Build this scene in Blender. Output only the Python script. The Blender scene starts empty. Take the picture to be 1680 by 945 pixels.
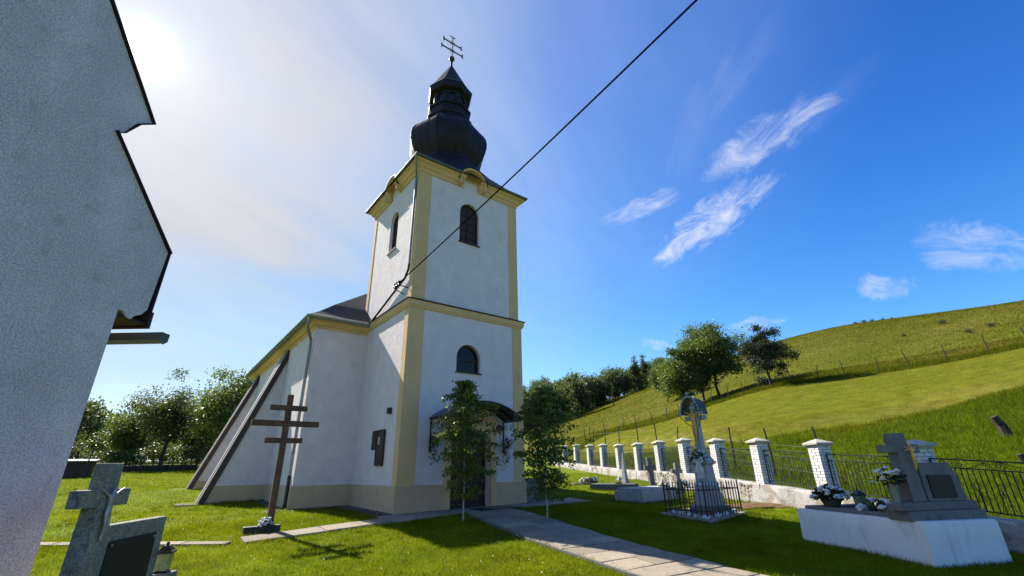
import bpy, bmesh, math, random
import numpy as np
from mathutils import Vector, Matrix
from mathutils.geometry import tessellate_polygon
R = math.radians
sc = bpy.context.scene
col = sc.collection
rnd = random.Random(7)
rng = np.random.default_rng(11)

# ------------------------------------------------------------------ camera
cam = bpy.data.cameras.new('camera'); camo = bpy.data.objects.new('camera', cam); col.objects.link(camo)
cam.sensor_width = 36; cam.lens = 36 * 731.77 / 1680; cam.clip_start = 0.05; cam.clip_end = 5000
PITCH, ROLL = R(21.97), R(0.96)
fw = Vector((0, math.cos(PITCH), math.sin(PITCH))); up0 = Vector((0, -math.sin(PITCH), math.cos(PITCH))); rt0 = Vector((1, 0, 0))
rt = rt0 * math.cos(ROLL) - up0 * math.sin(ROLL); upv = rt0 * math.sin(ROLL) + up0 * math.cos(ROLL)
M = Matrix((rt, upv, -fw)).transposed().to_4x4(); M.translation = (0, 0, 1.6); camo.matrix_world = M
sc.camera = camo
# ------------------------------------------------------------------ sky, sun, exposure
SUN_AZ, SUN_EL = -48.5, 39.1            # degrees, clockwise from +Y
EXPOSURE = 1.22; SKY = 0.13; SUN = 5.0
sc.view_settings.view_transform = 'Standard'; sc.view_settings.look = 'None'
sc.view_settings.exposure = EXPOSURE; sc.view_settings.gamma = 1; sc.view_settings.use_curve_mapping = False
def azel(az, el):
    a, e = R(az), R(el); return Vector((math.sin(a) * math.cos(e), math.cos(a) * math.cos(e), math.sin(e)))
SD = azel(SUN_AZ, SUN_EL)
world = bpy.data.worlds.new('World'); sc.world = world; world.use_nodes = True
class NT:
    """small helper to write shader maths"""
    def __init__(s, tree): s.t = tree; s.n = tree.nodes; s.l = tree.links
    def node(s, t, **kw):
        n = s.n.new(t)
        for k, v in kw.items(): setattr(n, k, v)
        return n
    def put(s, sock, v):
        if hasattr(v, 'is_output'): s.l.new(v, sock)
        elif v is not None:
            if isinstance(v, (tuple, list, Vector)) and sock.type == 'RGBA' and len(v) == 3: v = (*v, 1)
            sock.default_value = v
    def m(s, op, a, b=None, c=None, clamp=False):
        n = s.node('ShaderNodeMath', operation=op, use_clamp=clamp)
        s.put(n.inputs[0], a)
        if b is not None: s.put(n.inputs[1], b)
        if c is not None: s.put(n.inputs[2], c)
        return n.outputs[0]
    def vm(s, op, a, b=None, out=0):
        n = s.node('ShaderNodeVectorMath', operation=op)
        s.put(n.inputs[0], a)
        if b is not None: s.put(n.inputs[1], b)
        return n.outputs[out]
    def dot(s, a, b): return s.vm('DOT_PRODUCT', a, b, 1)
    def ramp(s, v, a, b, lo=0., hi=1., smooth=True):
        n = s.node('ShaderNodeMapRange'); n.interpolation_type = 'SMOOTHSTEP' if smooth else 'LINEAR'
        s.put(n.inputs[0], v); s.put(n.inputs[1], a); s.put(n.inputs[2], b); s.put(n.inputs[3], lo); s.put(n.inputs[4], hi)
        return n.outputs[0]
    def mix(s, f, a, b, blend='MIX'):
        n = s.node('ShaderNodeMix', data_type='RGBA', blend_type=blend)
        s.put(n.inputs[0], f); s.put(n.inputs[6], a); s.put(n.inputs[7], b); return n.outputs[2]
    def noise(s, vec, scale, detail=4, rough=.55, dist=0., dim='3D'):
        n = s.node('ShaderNodeTexNoise', noise_dimensions=dim)
        if vec is not None: s.put(n.inputs['Vector'], vec)
        s.put(n.inputs['Scale'], scale); s.put(n.inputs['Detail'], detail); s.put(n.inputs['Roughness'], rough); s.put(n.inputs['Distortion'], dist)
        return n.outputs['Fac']
    def comb(s, x, y, z):
        n = s.node('ShaderNodeCombineXYZ'); s.put(n.inputs[0], x); s.put(n.inputs[1], y); s.put(n.inputs[2], z); return n.outputs[0]
w = NT(world.node_tree); w.n.clear()
sky = w.node('ShaderNodeTexSky', sky_type='NISHITA', sun_disc=False, sun_elevation=R(SUN_EL), sun_rotation=R(SUN_AZ),
             altitude=450, air_density=1.0, dust_density=0.35, ozone_density=2.2)
hs = w.node('ShaderNodeHueSaturation'); hs.inputs['Saturation'].default_value = 1.22; hs.inputs['Value'].default_value = 1.0
w.l.new(sky.outputs[0], hs.inputs['Color'])
D = w.vm('NORMALIZE', w.node('ShaderNodeTexCoord').outputs['Generated'])
cs = w.dot(D, SD)
sep = w.node('ShaderNodeSeparateXYZ'); w.put(sep.inputs[0], D)
# thin cirrus veil: projected on a high flat layer
zc = w.m('MAXIMUM', w.m('ADD', sep.outputs[2], .12), .03)
pl = w.comb(w.m('DIVIDE', sep.outputs[0], zc), w.m('DIVIDE', sep.outputs[1], zc), 0.)
rot = w.node('ShaderNodeVectorRotate', rotation_type='Z_AXIS'); w.put(rot.inputs['Vector'], pl); rot.inputs['Angle'].default_value = R(35)
st = w.vm('MULTIPLY', rot.outputs[0], (1., .42, 1.))
n1 = w.noise(st, 1.6, 7, .58, .5); n2 = w.noise(pl, .7, 3, .5)
veil = w.m('MULTIPLY', w.ramp(n1, .38, .72), w.ramp(n2, .3, .62))
near = w.m('ADD', w.ramp(cs, .25, .82, 0., .40), w.ramp(cs, .74, .97, 0., .53))
veil = w.m('MULTIPLY', near, w.m('ADD', w.m('MULTIPLY', veil, .60), .74))
veil = w.m('MINIMUM', veil, .95)
# separate small clouds
def cloud(az, el, ang, ha, hb, scale, seed, gain, stretch=1.):
    c = azel(az, el); t = Vector((math.cos(R(az)), -math.sin(R(az)), 0)); u = t.cross(c) * 1
    u = c.cross(t) * -1 if u.z < 0 else u
    ax = t * math.cos(R(ang)) + u * math.sin(R(ang)); ay = u * math.cos(R(ang)) - t * math.sin(R(ang))
    a = w.m('DIVIDE', w.dot(D, ax), ha); b = w.m('DIVIDE', w.dot(D, ay), hb)
    jit = w.m('MULTIPLY', w.m('SUBTRACT', w.noise(w.comb(a, w.m('MULTIPLY', b, .5), seed), 1.7, 3, .6), .5), 1.3)
    bb = w.m('ADD', b, jit)
    rr = w.m('ADD', w.m('MULTIPLY', a, a), w.m('MULTIPLY', bb, bb))
    mask = w.m('MULTIPLY', w.ramp(rr, 1.25, .0), w.m('GREATER_THAN', w.dot(D, c), .5))
    v = w.vm('ADD', w.vm('MULTIPLY', w.comb(w.dot(D, ax), w.dot(D, ay), 0.), (1. / stretch, 1., 1.)), (seed, seed * .7, 0))
    f = w.noise(v, scale, 9, .70, .9)
    f2 = w.ramp(w.m('ADD', f, w.m('MULTIPLY', w.m('SUBTRACT', mask, 1.), .50)), .28, .80)
    return w.m('MULTIPLY', f2, gain)
def px_dir(x, y):
    dx, dy = x - 840, y - 472.5
    v = rt * dx - upv * dy + fw * 731.77; v.normalize()
    return math.degrees(math.atan2(v.x, v.y)), math.degrees(math.asin(v.z))
CL = [(26.75, 27.2, 28, .200, .052, 24, 3.1, .95, 2.2), (35.2, 34.2, 15, .185, .064, 20, 7.7, .66, 2.6), (18.1, 30.4, 13, .125, .030, 26, 1.3, .55, 2.2),
      (41.9, 16.2, -12, .062, .034, 24, 5.2, .50, 1.), (49.0, 18.2, -34, .110, .050, 20, 9.4, .48, 1.6), (29.7, 14.8, 2, .075, .022, 26, 4.1, .5, 1.3), (18.3, 13.7, -12, .052, .016, 28, 2.2, .45, 1.),
      (34.5, 42.0, 36, .15, .05, 14, 6.3, .09, 4.), (44.0, 36.0, 20, .14, .045, 14, 8.8, .08, 4.), (27.0, 38.0, 60, .13, .05, 14, 12.8, .06, 4.)]
tot = None
for c in CL:
    k = cloud(*c); tot = k if tot is None else w.m('MAXIMUM', tot, k)
gm = w.node('ShaderNodeGamma'); w.put(gm.inputs[0], w.mix(1., hs.outputs[0], (SKY, SKY, SKY, 1), 'MULTIPLY')); gm.inputs[1].default_value = 1.5
bl = w.vm('MULTIPLY', gm.outputs[0], (1.55, 1.95, 2.75)); BLUE = w.vm('DIVIDE', bl, w.vm('ADD', w.vm('MULTIPLY', bl, (.75, .75, .75)), (1., 1., 1.)))
# light scattered forward by the thin cloud round the sun
csp = w.m('MAXIMUM', cs, 0.); glow = .39
for pw_, am_ in ((4200., 4.), (700., .16), (110., .08), (24., .08)): glow = w.m('ADD', w.m('MULTIPLY', w.m('POWER', csp, pw_), am_), glow)
vtint = w.mix(w.ramp(cs, .60, .992), (.72, .97, 1.36, 1), (.965, 1.0, 1.06, 1))
glow = w.m('MULTIPLY', glow, w.ramp(n1, .30, .72, .88, 1.10))
vc = w.mix(1., vtint, w.comb(glow, glow, glow), 'MULTIPLY')
c1 = w.mix(veil, BLUE, vc)
c2 = w.mix(tot, c1, (.60, .61, .66, 1))
bg = w.node('ShaderNodeBackground'); w.put(bg.inputs[0], c2); bg.inputs[1].default_value = .70
w.l.new(bg.outputs[0], w.node('ShaderNodeOutputWorld').inputs[0])
sl = bpy.data.lights.new('sun', 'SUN'); sl.energy = SUN; sl.angle = R(.53); sl.color = (1, .945, .86)
so = bpy.data.objects.new('sun', sl); col.objects.link(so); so.rotation_euler = SD.to_track_quat('Z', 'Y').to_euler(); so.location = (0, 0, 40)

# ------------------------------------------------------------------ materials
MATS = {}; ALB = .76
def mat(name, c, rough=.8, var=.12, vs=6., bump=0., bs=60., metal=0., spec=.4, trans=0., stain=None, rand=0., attr=None, fine=None, emis=0):
    """procedural material: base colour, broad and fine colour variation, grain relief, optional stains and translucency"""
    c = tuple(k * ALB for k in c)
    if stain: stain = (tuple(k * ALB for k in stain[0]), *stain[1:])
    m = bpy.data.materials.new(name); m.use_nodes = True; t = NT(m.node_tree); t.n.clear()
    o = t.node('ShaderNodeOutputMaterial'); b = t.node('ShaderNodeBsdfPrincipled')
    tc = t.node('ShaderNodeTexCoord').outputs['Object']
    base = t.node('ShaderNodeAttribute', attribute_name=attr).outputs['Color'] if attr else (*c, 1)
    n = t.noise(tc, vs, 5, .6)
    f = t.ramp(n, .3, .7, 1 - var, 1 + var, smooth=False)
    cc = t.mix(1., base, t.comb(f, f, f), 'MULTIPLY')
    if fine:
        n2 = t.noise(tc, fine[0], 3, .7); f2 = t.ramp(n2, .35, .65, 1 - fine[1], 1 + fine[1], smooth=False)
        cc = t.mix(1., cc, t.comb(f2, f2, f2), 'MULTIPLY')
    if rand:
        oi = t.node('ShaderNodeObjectInfo').outputs['Random']; f3 = t.ramp(oi, 0, 1, 1 - rand, 1 + rand, smooth=False)
        cc = t.mix(1., cc, t.comb(f3, f3, f3), 'MULTIPLY')
    if stain:   # (colour, scale xyz, lo, hi, amount)
        sv = t.vm('MULTIPLY', tc, stain[1]); sn = t.noise(sv, 1., 6, .65, .4)
        cc = t.mix(t.ramp(sn, stain[2], stain[3], 0., stain[4]), cc, (*stain[0], 1))
    t.put(b.inputs['Base Color'], cc); b.inputs['Roughness'].default_value = rough; b.inputs['Metallic'].default_value = metal
    b.inputs['Specular IOR Level'].default_value = spec
    if bump:
        bn = t.node('ShaderNodeBump'); bn.inputs['Strength'].default_value = bump; bn.inputs['Distance'].default_value = .02
        h = t.m('ADD', t.noise(tc, bs, 4, .65), t.m('MULTIPLY', t.noise(tc, bs * .22, 3, .5), .8)); t.put(bn.inputs['Height'], h); t.l.new(bn.outputs[0], b.inputs['Normal'])
    out = b.outputs[0]
    if trans:
        tr = t.node('ShaderNodeBsdfTranslucent'); t.put(tr.inputs[0], t.mix(1., cc, (1.5, 1.35, .55, 1), 'MULTIPLY')); mx = t.node('ShaderNodeMixShader'); mx.inputs[0].default_value = trans
        t.l.new(out, mx.inputs[1]); t.l.new(tr.outputs[0], mx.inputs[2]); out = mx.outputs[0]
    t.l.new(out, o.inputs[0]); MATS[name] = m; return m
mat('plaster', (.93, .81, .79), .9, .07, 2.2, 1.25, 26, stain=((.56, .50, .48), (1.5, 1.5, 1.1), .50, .82, .38), fine=(38, .10), spec=.2)
mat('plaster_tomb', (1.0, .93, .92), .85, .05, 2.5, .3, 30, stain=((.40, .40, .41), (4., 4., 1.1), .52, .78, .42), fine=(50, .04), spec=.25)
mat('roughcast', (1.05, .90, .93), .95, .17, 1.1, 1.6, 40, stain=((.55, .52, .52), (3.5, 3.5, 3.5), .52, .75, .6), fine=(48, .30), spec=.15)
mat('cream', (.84, .56, .275), .85, .07, 1.5, .45, 45, stain=((.58, .40, .22), (2, 2, 1.2), .55, .75, .5), fine=(40, .06), spec=.2)
mat('plinth_paint', (.64, .48, .285), .85, .07, 1.5, .25, 40, stain=((.35, .31, .23), (1.4, 1.4, 1.4), .55, .78, .5), fine=(40, .05), spec=.25)
mat('sheet_dark', (.016, .0145, .016), .55, .25, 3., .12, 8, spec=.22, stain=((.05, .045, .042), (3, 3, 1), .5, .75, .6))
mat('roof_felt', (.040, .038, .040), .75, .25, 3., .3, 30, stain=((.13, .125, .12), (2, 2, 2), .62, .8, .6))
mat('brown_metal', (.055, .026, .018), .5, .2, 4., .1, 20)
mat('edge_metal', (.030, .022, .035), .7, .2, 4., spec=.2)
mat('light_trim', (.45, .43, .40), .8, .1, 5)
mat('zinc', (.30, .33, .34), .45, .2, 5., .1, 20, metal=.75)
mat('gutter', (.13, .145, .135), .65, .2, 5., metal=.2)
mat('hood_dark', (.075, .080, .095), .6, .3, 8., .2, 20, spec=.3)
mat('wire', (.008, .008, .009), 1., .1, spec=.0)
mat('black_pipe', (.018, .018, .02), .5, .2)
mat('brown_wood', (.045, .020, .012), .6, .3, 12., .3, 40)
mat('cross_wood', (.125, .062, .030), .65, .35, 5., .3, 50, stain=((.05, .022, .012), (14, 14, 1.2), .48, .7, .8))
mat('glass', (.008, .008, .010), .10, .2, 2, spec=.22)
mat('door_wood', (.03, .016, .012), .55, .25, 8., .2, 40)
mat('canopy_sheet', (.045, .030, .026), .3, .2, 3., spec=.6, trans=.12)
mat('iron', (.012, .012, .013), .5, .3, 10, spec=.45)
mat('concrete', (.37, .305, .22), .92, .12, 3., .35, 45, stain=((.15, .135, .11), (3.5, 3.5, 3.5), .48, .75, .7), fine=(45, .16), rand=.2, spec=.15)
mat('old_concrete', (.17, .165, .155), .95, .2, 4., .5, 40, stain=((.07, .075, .06), (4, 4, 4), .48, .7, .7), fine=(70, .2), spec=.15)
mat('granite', (.31, .285, .25), .9, .2, 9., .6, 55, stain=((.10, .09, .075), (7, 7, 7), .48, .70, .7), fine=(60, .45), spec=.3)
mat('granite_dark', (.21, .195, .19), .8, .15, 5., .3, 60, stain=((.075, .075, .08), (4, 4, 4), .5, .72, .6), fine=(120, .25), spec=.3)
mat('black_stone', (.008, .008, .009), .6, .2, 5., spec=.5)
mat('grey_stone', (.46, .45, .45), .85, .12, 4., .3, 50, stain=((.16, .165, .17), (3, 3, 2), .5, .75, .6), fine=(80, .1))
mat('white_paint', (.80, .80, .78), .7, .08, 8., .2, 40, stain=((.5, .49, .46), (9, 9, 9), .58, .75, .5))
mat('brick_white', (.78, .76, .72), .8, .08, 14., .35, 60, rand=.10, spec=.25)
mat('mortar', (.16, .15, .14), .95, .15, 10.)
mat('cap_cream', (.54, .50, .41), .85, .1, 5., .3, 40, stain=((.35, .33, .28), (6, 6, 6), .5, .75, .5))
mat('wall_lime', (.46, .44, .41), .95, .15, 3., .9, 18, stain=((.27, .22, .165), (1.6, 1.6, 2.6), .46, .62, .85), fine=(30, .12), spec=.1)
mat('rubble', (.30, .255, .20), .95, .3, 9., .8, 26, rand=.28, fine=(40, .15), spec=.1)
mat('soil', (.19, .12, .06), .98, .25, 4., .6, 30, spec=.05)
mat('gravel', (.16, .15, .135), .95, .3, 20., .3, 40, rand=.3)
mat('gold', (.95, .52, .09), .4, .15, 10., metal=.0)
mat('silver_cast', (.42, .42, .44), .4, .2, 20, metal=.5)
mat('petal_white', (1., .98, .96), .6, .06, 20, trans=.1)
mat('petal_blue', (.80, .84, .94), .6, .08, 20, trans=.2)
mat('petal_yellow', (.70, .55, .18), .6, .1, 20, trans=.2)
mat('petal_orange', (.65, .25, .05), .6, .1, 20, trans=.2)
mat('leaf_dark', (.022, .05, .018), .5, .25, 6., trans=.25)
mat('leaf_birch', (.135, .205, .045), .45, .5, 9., trans=.5)
mat('leaf_tree', (.11, .17, .042), .5, .35, .5, trans=.42)
mat('leaf_orchard', (.080, .115, .036), .5, .35, .5, trans=.4)
mat('leaf_forest', (.085, .135, .045), .6, .35, .15, trans=.38, rand=.3)
mat('leaf_pine', (.055, .075, .038), .7, .35, .6, trans=.15)
mat('blossom', (.55, .56, .48), .6, .1, trans=.3)
mat('bark', (.045, .033, .026), .95, .3, 8., .6, 30)
mat('bark_birch', (.55, .52, .47), .8, .1, 5., .2, 30, stain=((.04, .035, .03), (14, 14, 30), .50, .60, .95))
mat('post_wood', (.055, .043, .032), .9, .3, 10, .3, 40)
mat('terracotta', (.10, .10, .07), .7, .2)
mat('candle_glass', (.34, .42, .28), .12, .35, 14, spec=.6, trans=.4)
mat('candle_green', (.16, .36, .05), .25, .2, 8, spec=.6, trans=.4)
mat('plastic_black', (.015, .014, .014), .35, .1)
mat('paper', (.50, .56, .55), .6, .1, 20)
mat('roof_tile', (.20, .10, .07), .8, .2, 4)
mat('ground', (.1, .2, .03), 1., .28, 1.1, .5, 30, attr='tint', fine=(14, .22), spec=.05)
mat('blade', (.1, .2, .03), .7, .25, .9, attr='tint', trans=.5, spec=.06)

# ------------------------------------------------------------------ mesh helpers
def link(o, parent=None):
    col.objects.link(o)
    if parent is not None: o.parent = parent
    return o
class MB:
    def __init__(s): s.v = []; s.f = []
    def add(s, vs, fs):
        b = len(s.v); s.v += [tuple(p) for p in vs]; s.f += [tuple(i + b for i in f) for f in fs]; return s
    def box(s, x0, x1, y0, y1, z0, z1):
        v = [(x0, y0, z0), (x1, y0, z0), (x1, y1, z0), (x0, y1, z0), (x0, y0, z1), (x1, y0, z1), (x1, y1, z1), (x0, y1, z1)]
        return s.add(v, [(0, 3, 2, 1), (4, 5, 6, 7), (0, 1, 5, 4), (1, 2, 6, 5), (2, 3, 7, 6), (3, 0, 4, 7)])
    def frustum(s, cx, cy, z0, z1, a0, b0, a1, b1):
        v = [(cx + sx * a, cy + sy * b, z) for a, b, z in ((a0, b0, z0), (a1, b1, z1)) for sx, sy in ((-1, -1), (1, -1), (1, 1), (-1, 1))]
        return s.add(v, [(0, 3, 2, 1), (4, 5, 6, 7), (0, 1, 5, 4), (1, 2, 6, 5), (2, 3, 7, 6), (3, 0, 4, 7)])
    def prism(s, poly, fn, d0, d1):
        """poly: 2-D loop; fn(a, b, d) -> xyz; extruded from d0 to d1"""
        n = len(poly); v = [fn(a, b, d0) for a, b in poly] + [fn(a, b, d1) for a, b in poly]
        tri = tessellate_polygon([[Vector((a, b, 0)) for a, b in poly]])
        fs = [tuple(t) for t in tri] + [tuple(i + n for i in reversed(t)) for t in tri]
        fs += [(i, (i + 1) % n, (i + 1) % n + n, i + n) for i in range(n)]
        return s.add(v, fs)
    def panel(s, outer, holes, fn, depth):
        """flat wall with openings: front face at d=0, reveals running back to depth"""
        loops = [[Vector((a, b, 0)) for a, b in L] for L in [outer] + holes]
        flat = [p for L in [outer] + holes for p in L]
        s.add([fn(a, b, 0) for a, b in flat], [tuple(t) for t in tessellate_polygon(loops)])
        for L in holes:
            n = len(L); s.add([fn(a, b, 0) for a, b in L] + [fn(a, b, depth) for a, b in L], [(i, (i + 1) % n, (i + 1) % n + n, i + n) for i in range(n)])
        return s
    def sweep(s, rings, closed=False, caps=True):
        """rings: list of equal-length loops of xyz"""
        n = len(rings[0]); b = len(s.v)
        for r in rings: s.v += [tuple(p) for p in r]
        m = len(rings)
        for k in range(m if closed else m - 1):
            k2 = (k + 1) % m
            for i in range(n):
                j = (i + 1) % n; s.f.append((b + k * n + i, b + k * n + j, b + k2 * n + j, b + k2 * n + i))
        if caps and not closed: s.f.append(tuple(b + i for i in reversed(range(n)))); s.f.append(tuple(b + (m - 1) * n + i for i in range(n)))
        return s
    def tube(s, pts, r, n=8, closed=False):
        pts = [Vector(p) for p in pts]; rr = r if isinstance(r, (list, tuple)) else [r] * len(pts); rings = []; prev = None
        for i, p in enumerate(pts):
            if closed: t = pts[(i + 1) % len(pts)] - pts[i - 1]
            else: t = pts[min(i + 1, len(pts) - 1)] - pts[max(i - 1, 0)]
            if t.length < 1e-9: t = Vector((0, 0, 1))
            t.normalize()
            a = prev if prev is not None else (Vector((0, 0, 1)) if abs(t.z) < .9 else Vector((1, 0, 0)))
            x = (a - t * a.dot(t))
            if x.length < 1e-6: x = t.orthogonal()
            x.normalize(); prev = x; y = t.cross(x)
            rings.append([p + (x * math.cos(2 * math.pi * k / n) + y * math.sin(2 * math.pi * k / n)) * rr[i] for k in range(n)])
        return s.sweep(rings, closed)
    def lathe(s, prof, n, cx=0, cy=0, ph=0.):
        rings = [[(cx + r * math.cos(ph + 2 * math.pi * k / n), cy + r * math.sin(ph + 2 * math.pi * k / n), z) for k in range(n)] for r, z in prof]
        return s.sweep(rings)
    def blob(s, c, r, sq=(1, 1, 1), lv=1, jit=0., rg=None):
        bm = bmesh.new(); bmesh.ops.create_icosphere(bm, subdivisions=lv, radius=1)
        g = rg or rnd
        vs = []
        for p in bm.verts:
            k = r * (1 + jit * (g.random() * 2 - 1)); vs.append((c[0] + p.co.x * k * sq[0], c[1] + p.co.y * k * sq[1], c[2] + p.co.z * k * sq[2]))
        fs = [tuple(x.index for x in f.verts) for f in bm.faces]; bm.free(); return s.add(vs, fs)
    def mesh(s, name, m, smooth=False, ang=35):
        me = bpy.data.meshes.new(name); me.from_pydata(s.v, [], s.f); me.materials.append(MATS[m])
        bm = bmesh.new(); bm.from_mesh(me); bmesh.ops.recalc_face_normals(bm, faces=bm.faces); bm.to_mesh(me); bm.free()
        if smooth:
            me.polygons.foreach_set('use_smooth', [True] * len(me.polygons)); me.set_sharp_from_angle(angle=R(ang))
        return me
    def build(s, name, m, parent=None, smooth=False, bevel=0., ang=35, loc=None, rz=None):
        o = bpy.data.objects.new(name, s.mesh(name, m, smooth, ang)); link(o, parent)
        if bevel:
            b = o.modifiers.new('bevel', 'BEVEL'); b.width = bevel; b.segments = 2; b.limit_method = 'ANGLE'; b.angle_limit = R(40)
        if loc is not None: o.location = loc
        if rz is not None: o.rotation_euler.z = rz
        return o
def inst(name, me, parent=None, loc=(0, 0, 0), rz=0., s=1., rot=None):
    o = bpy.data.objects.new(name, me); link(o, parent); o.location = loc; o.rotation_euler = rot if rot else (0, 0, rz)
    o.scale = s if isinstance(s, (tuple, list)) else (s, s, s); return o
def tag(o, label, cat, group=None, kind=None):
    if label: o['label'] = label
    if cat: o['category'] = cat
    if group: o['group'] = group
    if kind: o['kind'] = kind
    return o
def thing(name, label, cat, loc=(0, 0, 0), rz=0., group=None):
    o = bpy.data.objects.new(name, None); o.empty_display_size = .2; link(o); o.location = loc; o.rotation_euler.z = rz; return tag(o, label, cat, group)
def struct(o): o['kind'] = 'structure'; return o
def arch(cx, z0, hw, zs, n=14):
    """opening with a round head: sill z0, spring line zs"""
    L = [(cx - hw, z0), (cx + hw, z0)]
    return L + [(cx + hw * math.cos(math.pi * k / n), zs + hw * math.sin(math.pi * k / n)) for k in range(n + 1)]
def quads_mesh(name, P, m, tint=None):
    """P: (n,k,3) array of separate polygons with k corners"""
    n, k, _ = P.shape; me = bpy.data.meshes.new(name); me.vertices.add(n * k); me.vertices.foreach_set('co', P.reshape(-1).astype(np.float32))
    me.loops.add(n * k); me.loops.foreach_set('vertex_index', np.arange(n * k, dtype=np.int32))
    me.polygons.add(n); me.polygons.foreach_set('loop_start', np.arange(0, n * k, k, dtype=np.int32)); me.polygons.foreach_set('loop_total', np.full(n, k, dtype=np.int32))
    me.materials.append(MATS[m])
    if tint is not None:
        a = me.color_attributes.new('tint', 'FLOAT_COLOR', 'POINT'); c = np.ones((n, k, 4), np.float32); c[:, :, :3] = tint[:, None, :]; a.data.foreach_set('color', c.reshape(-1))
    me.update(); me.validate(); return me
def leaf_quads(C, size, up=.35, g=rng, aspect=.62):
    """one small leaf-shaped quad at each centre"""
    n = len(C); d = g.normal(size=(n, 3)); d /= np.linalg.norm(d, axis=1)[:, None]
    nr = g.normal(size=(n, 3)); nr[:, 2] = np.abs(nr[:, 2]) + up; u = np.cross(d, nr); u /= np.linalg.norm(u, axis=1)[:, None] + 1e-9
    s = size * g.uniform(.5, 1.4, n)[:, None]
    return np.stack([C - d * s * .5, C + u * s * aspect * .5 - d * s * .08, C + d * s * .5, C - u * s * aspect * .5 - d * s * .08], axis=1)

# ------------------------------------------------------------------ terrain
WALL = [(9.33, 7.9, .46), (8.94, 10.58, .648), (8.50, 13.29, .818), (8.10, 15.79, 1.008), (7.72, 18.14, 1.151), (7.34, 20.52, 1.304), (6.97, 22.85, 1.344),
        (6.57, 25.32, 1.373), (6.15, 27.92, 1.438), (5.71, 30.66, 1.579), (5.28, 33.31, 1.672), (4.76, 36.57, 1.852), (4.21, 39.96, 1.93), (3.6, 43.77, 2.05)]   # pillar x, y, top of wall
def zlawn(y): return np.interp(y, [8, 11, 14.4, 17.5, 24, 34, 60, 120, 400], [0, .13, .385, .43, .85, 1.3, 2.5, 5., 9.])
CP = []
def cp(az, r, el): a = R(az); CP.append((r * math.sin(a), r * math.cos(a), 1.6 + r * math.tan(R(el))))
for az, r, el in [(62, 16, -4.5), (50, 17, -2.2), (40, 19, -1.6), (30, 22, -1.0), (22, 26, -.6), (14, 33, .2), (9, 40, .9),
                  (62, 33, 5.2), (48, 33, 4.8), (43, 33, 4.1), (36, 33, 3.85), (28, 34, 3.75), (22, 37, 3.5), (17, 40, 2.9), (12, 45, 2.6), (8, 48, 2.3),
                  (62, 54, 9.2), (49.3, 54, 8.76), (45.4, 54, 8.42), (40.5, 54, 8.16), (34, 54, 7.96), (30.5, 54, 7.88), (24.2, 54, 6.56), (18, 56, 4.87), (11.5, 58, 3.86), (8.9, 58, 3.45), (4, 60, 2.6), (-3, 60, 1.6), (-15, 60, .9),
                  (62, 85, 11.4), (49, 85, 11.2), (42, 85, 11.3), (36, 85, 11.3), (30, 85, 10.6), (24, 85, 9.1), (18, 85, 7.1), (12, 85, 5.6), (6, 85, 4.1), (-3, 85, 2.4), (-15, 85, 1.2), (-35, 85, 1.0),
                  (62, 130, 12.3), (50.5, 130, 12.43), (46.7, 130, 12.72), (42.4, 130, 12.99), (37.4, 130, 13.15), (32.2, 130, 12.67), (25, 130, 11.15), (18.5, 130, 9.17), (11.8, 130, 7.25), (6.5, 130, 5.28), (1, 130, 4.2), (-8, 130, 2.8), (-25, 130, 1.3), (-45, 130, 1.0),
                  (62, 200, 10.2), (50, 200, 10.4), (42, 200, 11.0), (34, 200, 11.0), (26, 200, 9.6), (18.5, 200, 8.4), (12, 200, 7.4), (6, 200, 7.2), (1, 200, 7.0), (-8, 200, 4.0), (-25, 200, 1.4), (-50, 200, 1.0),
                  (60, 400, 6), (40, 400, 6.5), (20, 400, 6), (0, 400, 5), (-25, 400, 1.5), (-50, 400, 1.2), (-75, 300, .4), (-75, 100, .4), (90, 60, 7), (90, 130, 9), (90, 20, -3), (110, 60, 4)]: cp(az, r, el)
CP = np.array(CP)
def tps(d): return np.where(d > 1e-6, d * d * np.log(np.maximum(d, 1e-6)), 0.)
def _fit():
    X = CP[:, :2] / 50.; n = len(X); d = np.linalg.norm(X[:, None] - X[None], axis=2); A = np.zeros((n + 3, n + 3)); A[:n, :n] = tps(d) + np.eye(n) * 2e-3
    P = np.hstack([np.ones((n, 1)), X]); A[:n, n:] = P; A[n:, :n] = P.T; b = np.zeros(n + 3); b[:n] = CP[:, 2]; return X, np.linalg.solve(A, b)
TX, TW = _fit()
def hill(x, y):
    x, y = np.asarray(x, float), np.asarray(y, float); Q = np.stack([x.ravel(), y.ravel()], 1) / 50.; out = np.zeros(len(Q))
    for i in range(0, len(Q), 20000):
        q = Q[i:i + 20000]; d = np.linalg.norm(q[:, None] - TX[None], axis=2); out[i:i + 20000] = tps(d) @ TW[:-3] + TW[-3] + q @ TW[-2:]
    return out.reshape(x.shape)
WY = np.array([p[1] for p in WALL]); WX = np.array([p[0] for p in WALL])
def wallx(y): return np.interp(y, WY, WX, left=None) + np.where(y < WY[0], (WY[0] - y) * .15, 0) - np.where(y > WY[-1], (y - WY[-1]) * .16, 0)
def sm(a, b, x): t = np.clip((x - a) / (b - a), 0, 1); return t * t * (3 - 2 * t)
def ground(x, y):
    x, y = np.asarray(x, float), np.asarray(y, float); s = x - wallx(y)
    wgt = np.maximum(sm(.2, 9, s) * sm(-12, 4, y), sm(46, 72, y)); h = hill(x, y)
    near = zlawn(y) - .10 * np.exp(-((x - 6.0) ** 2 + (y - 11.3) ** 2) / 3.) + .12 * sm(.1, 1.5, s)
    far = np.clip(1 - (np.hypot(x, y) - 420) / 300, 0, 1)
    return near * (1 - wgt) + h * wgt * far
def gz(x, y): return float(ground(np.array([x]), np.array([y]))[0])
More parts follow.
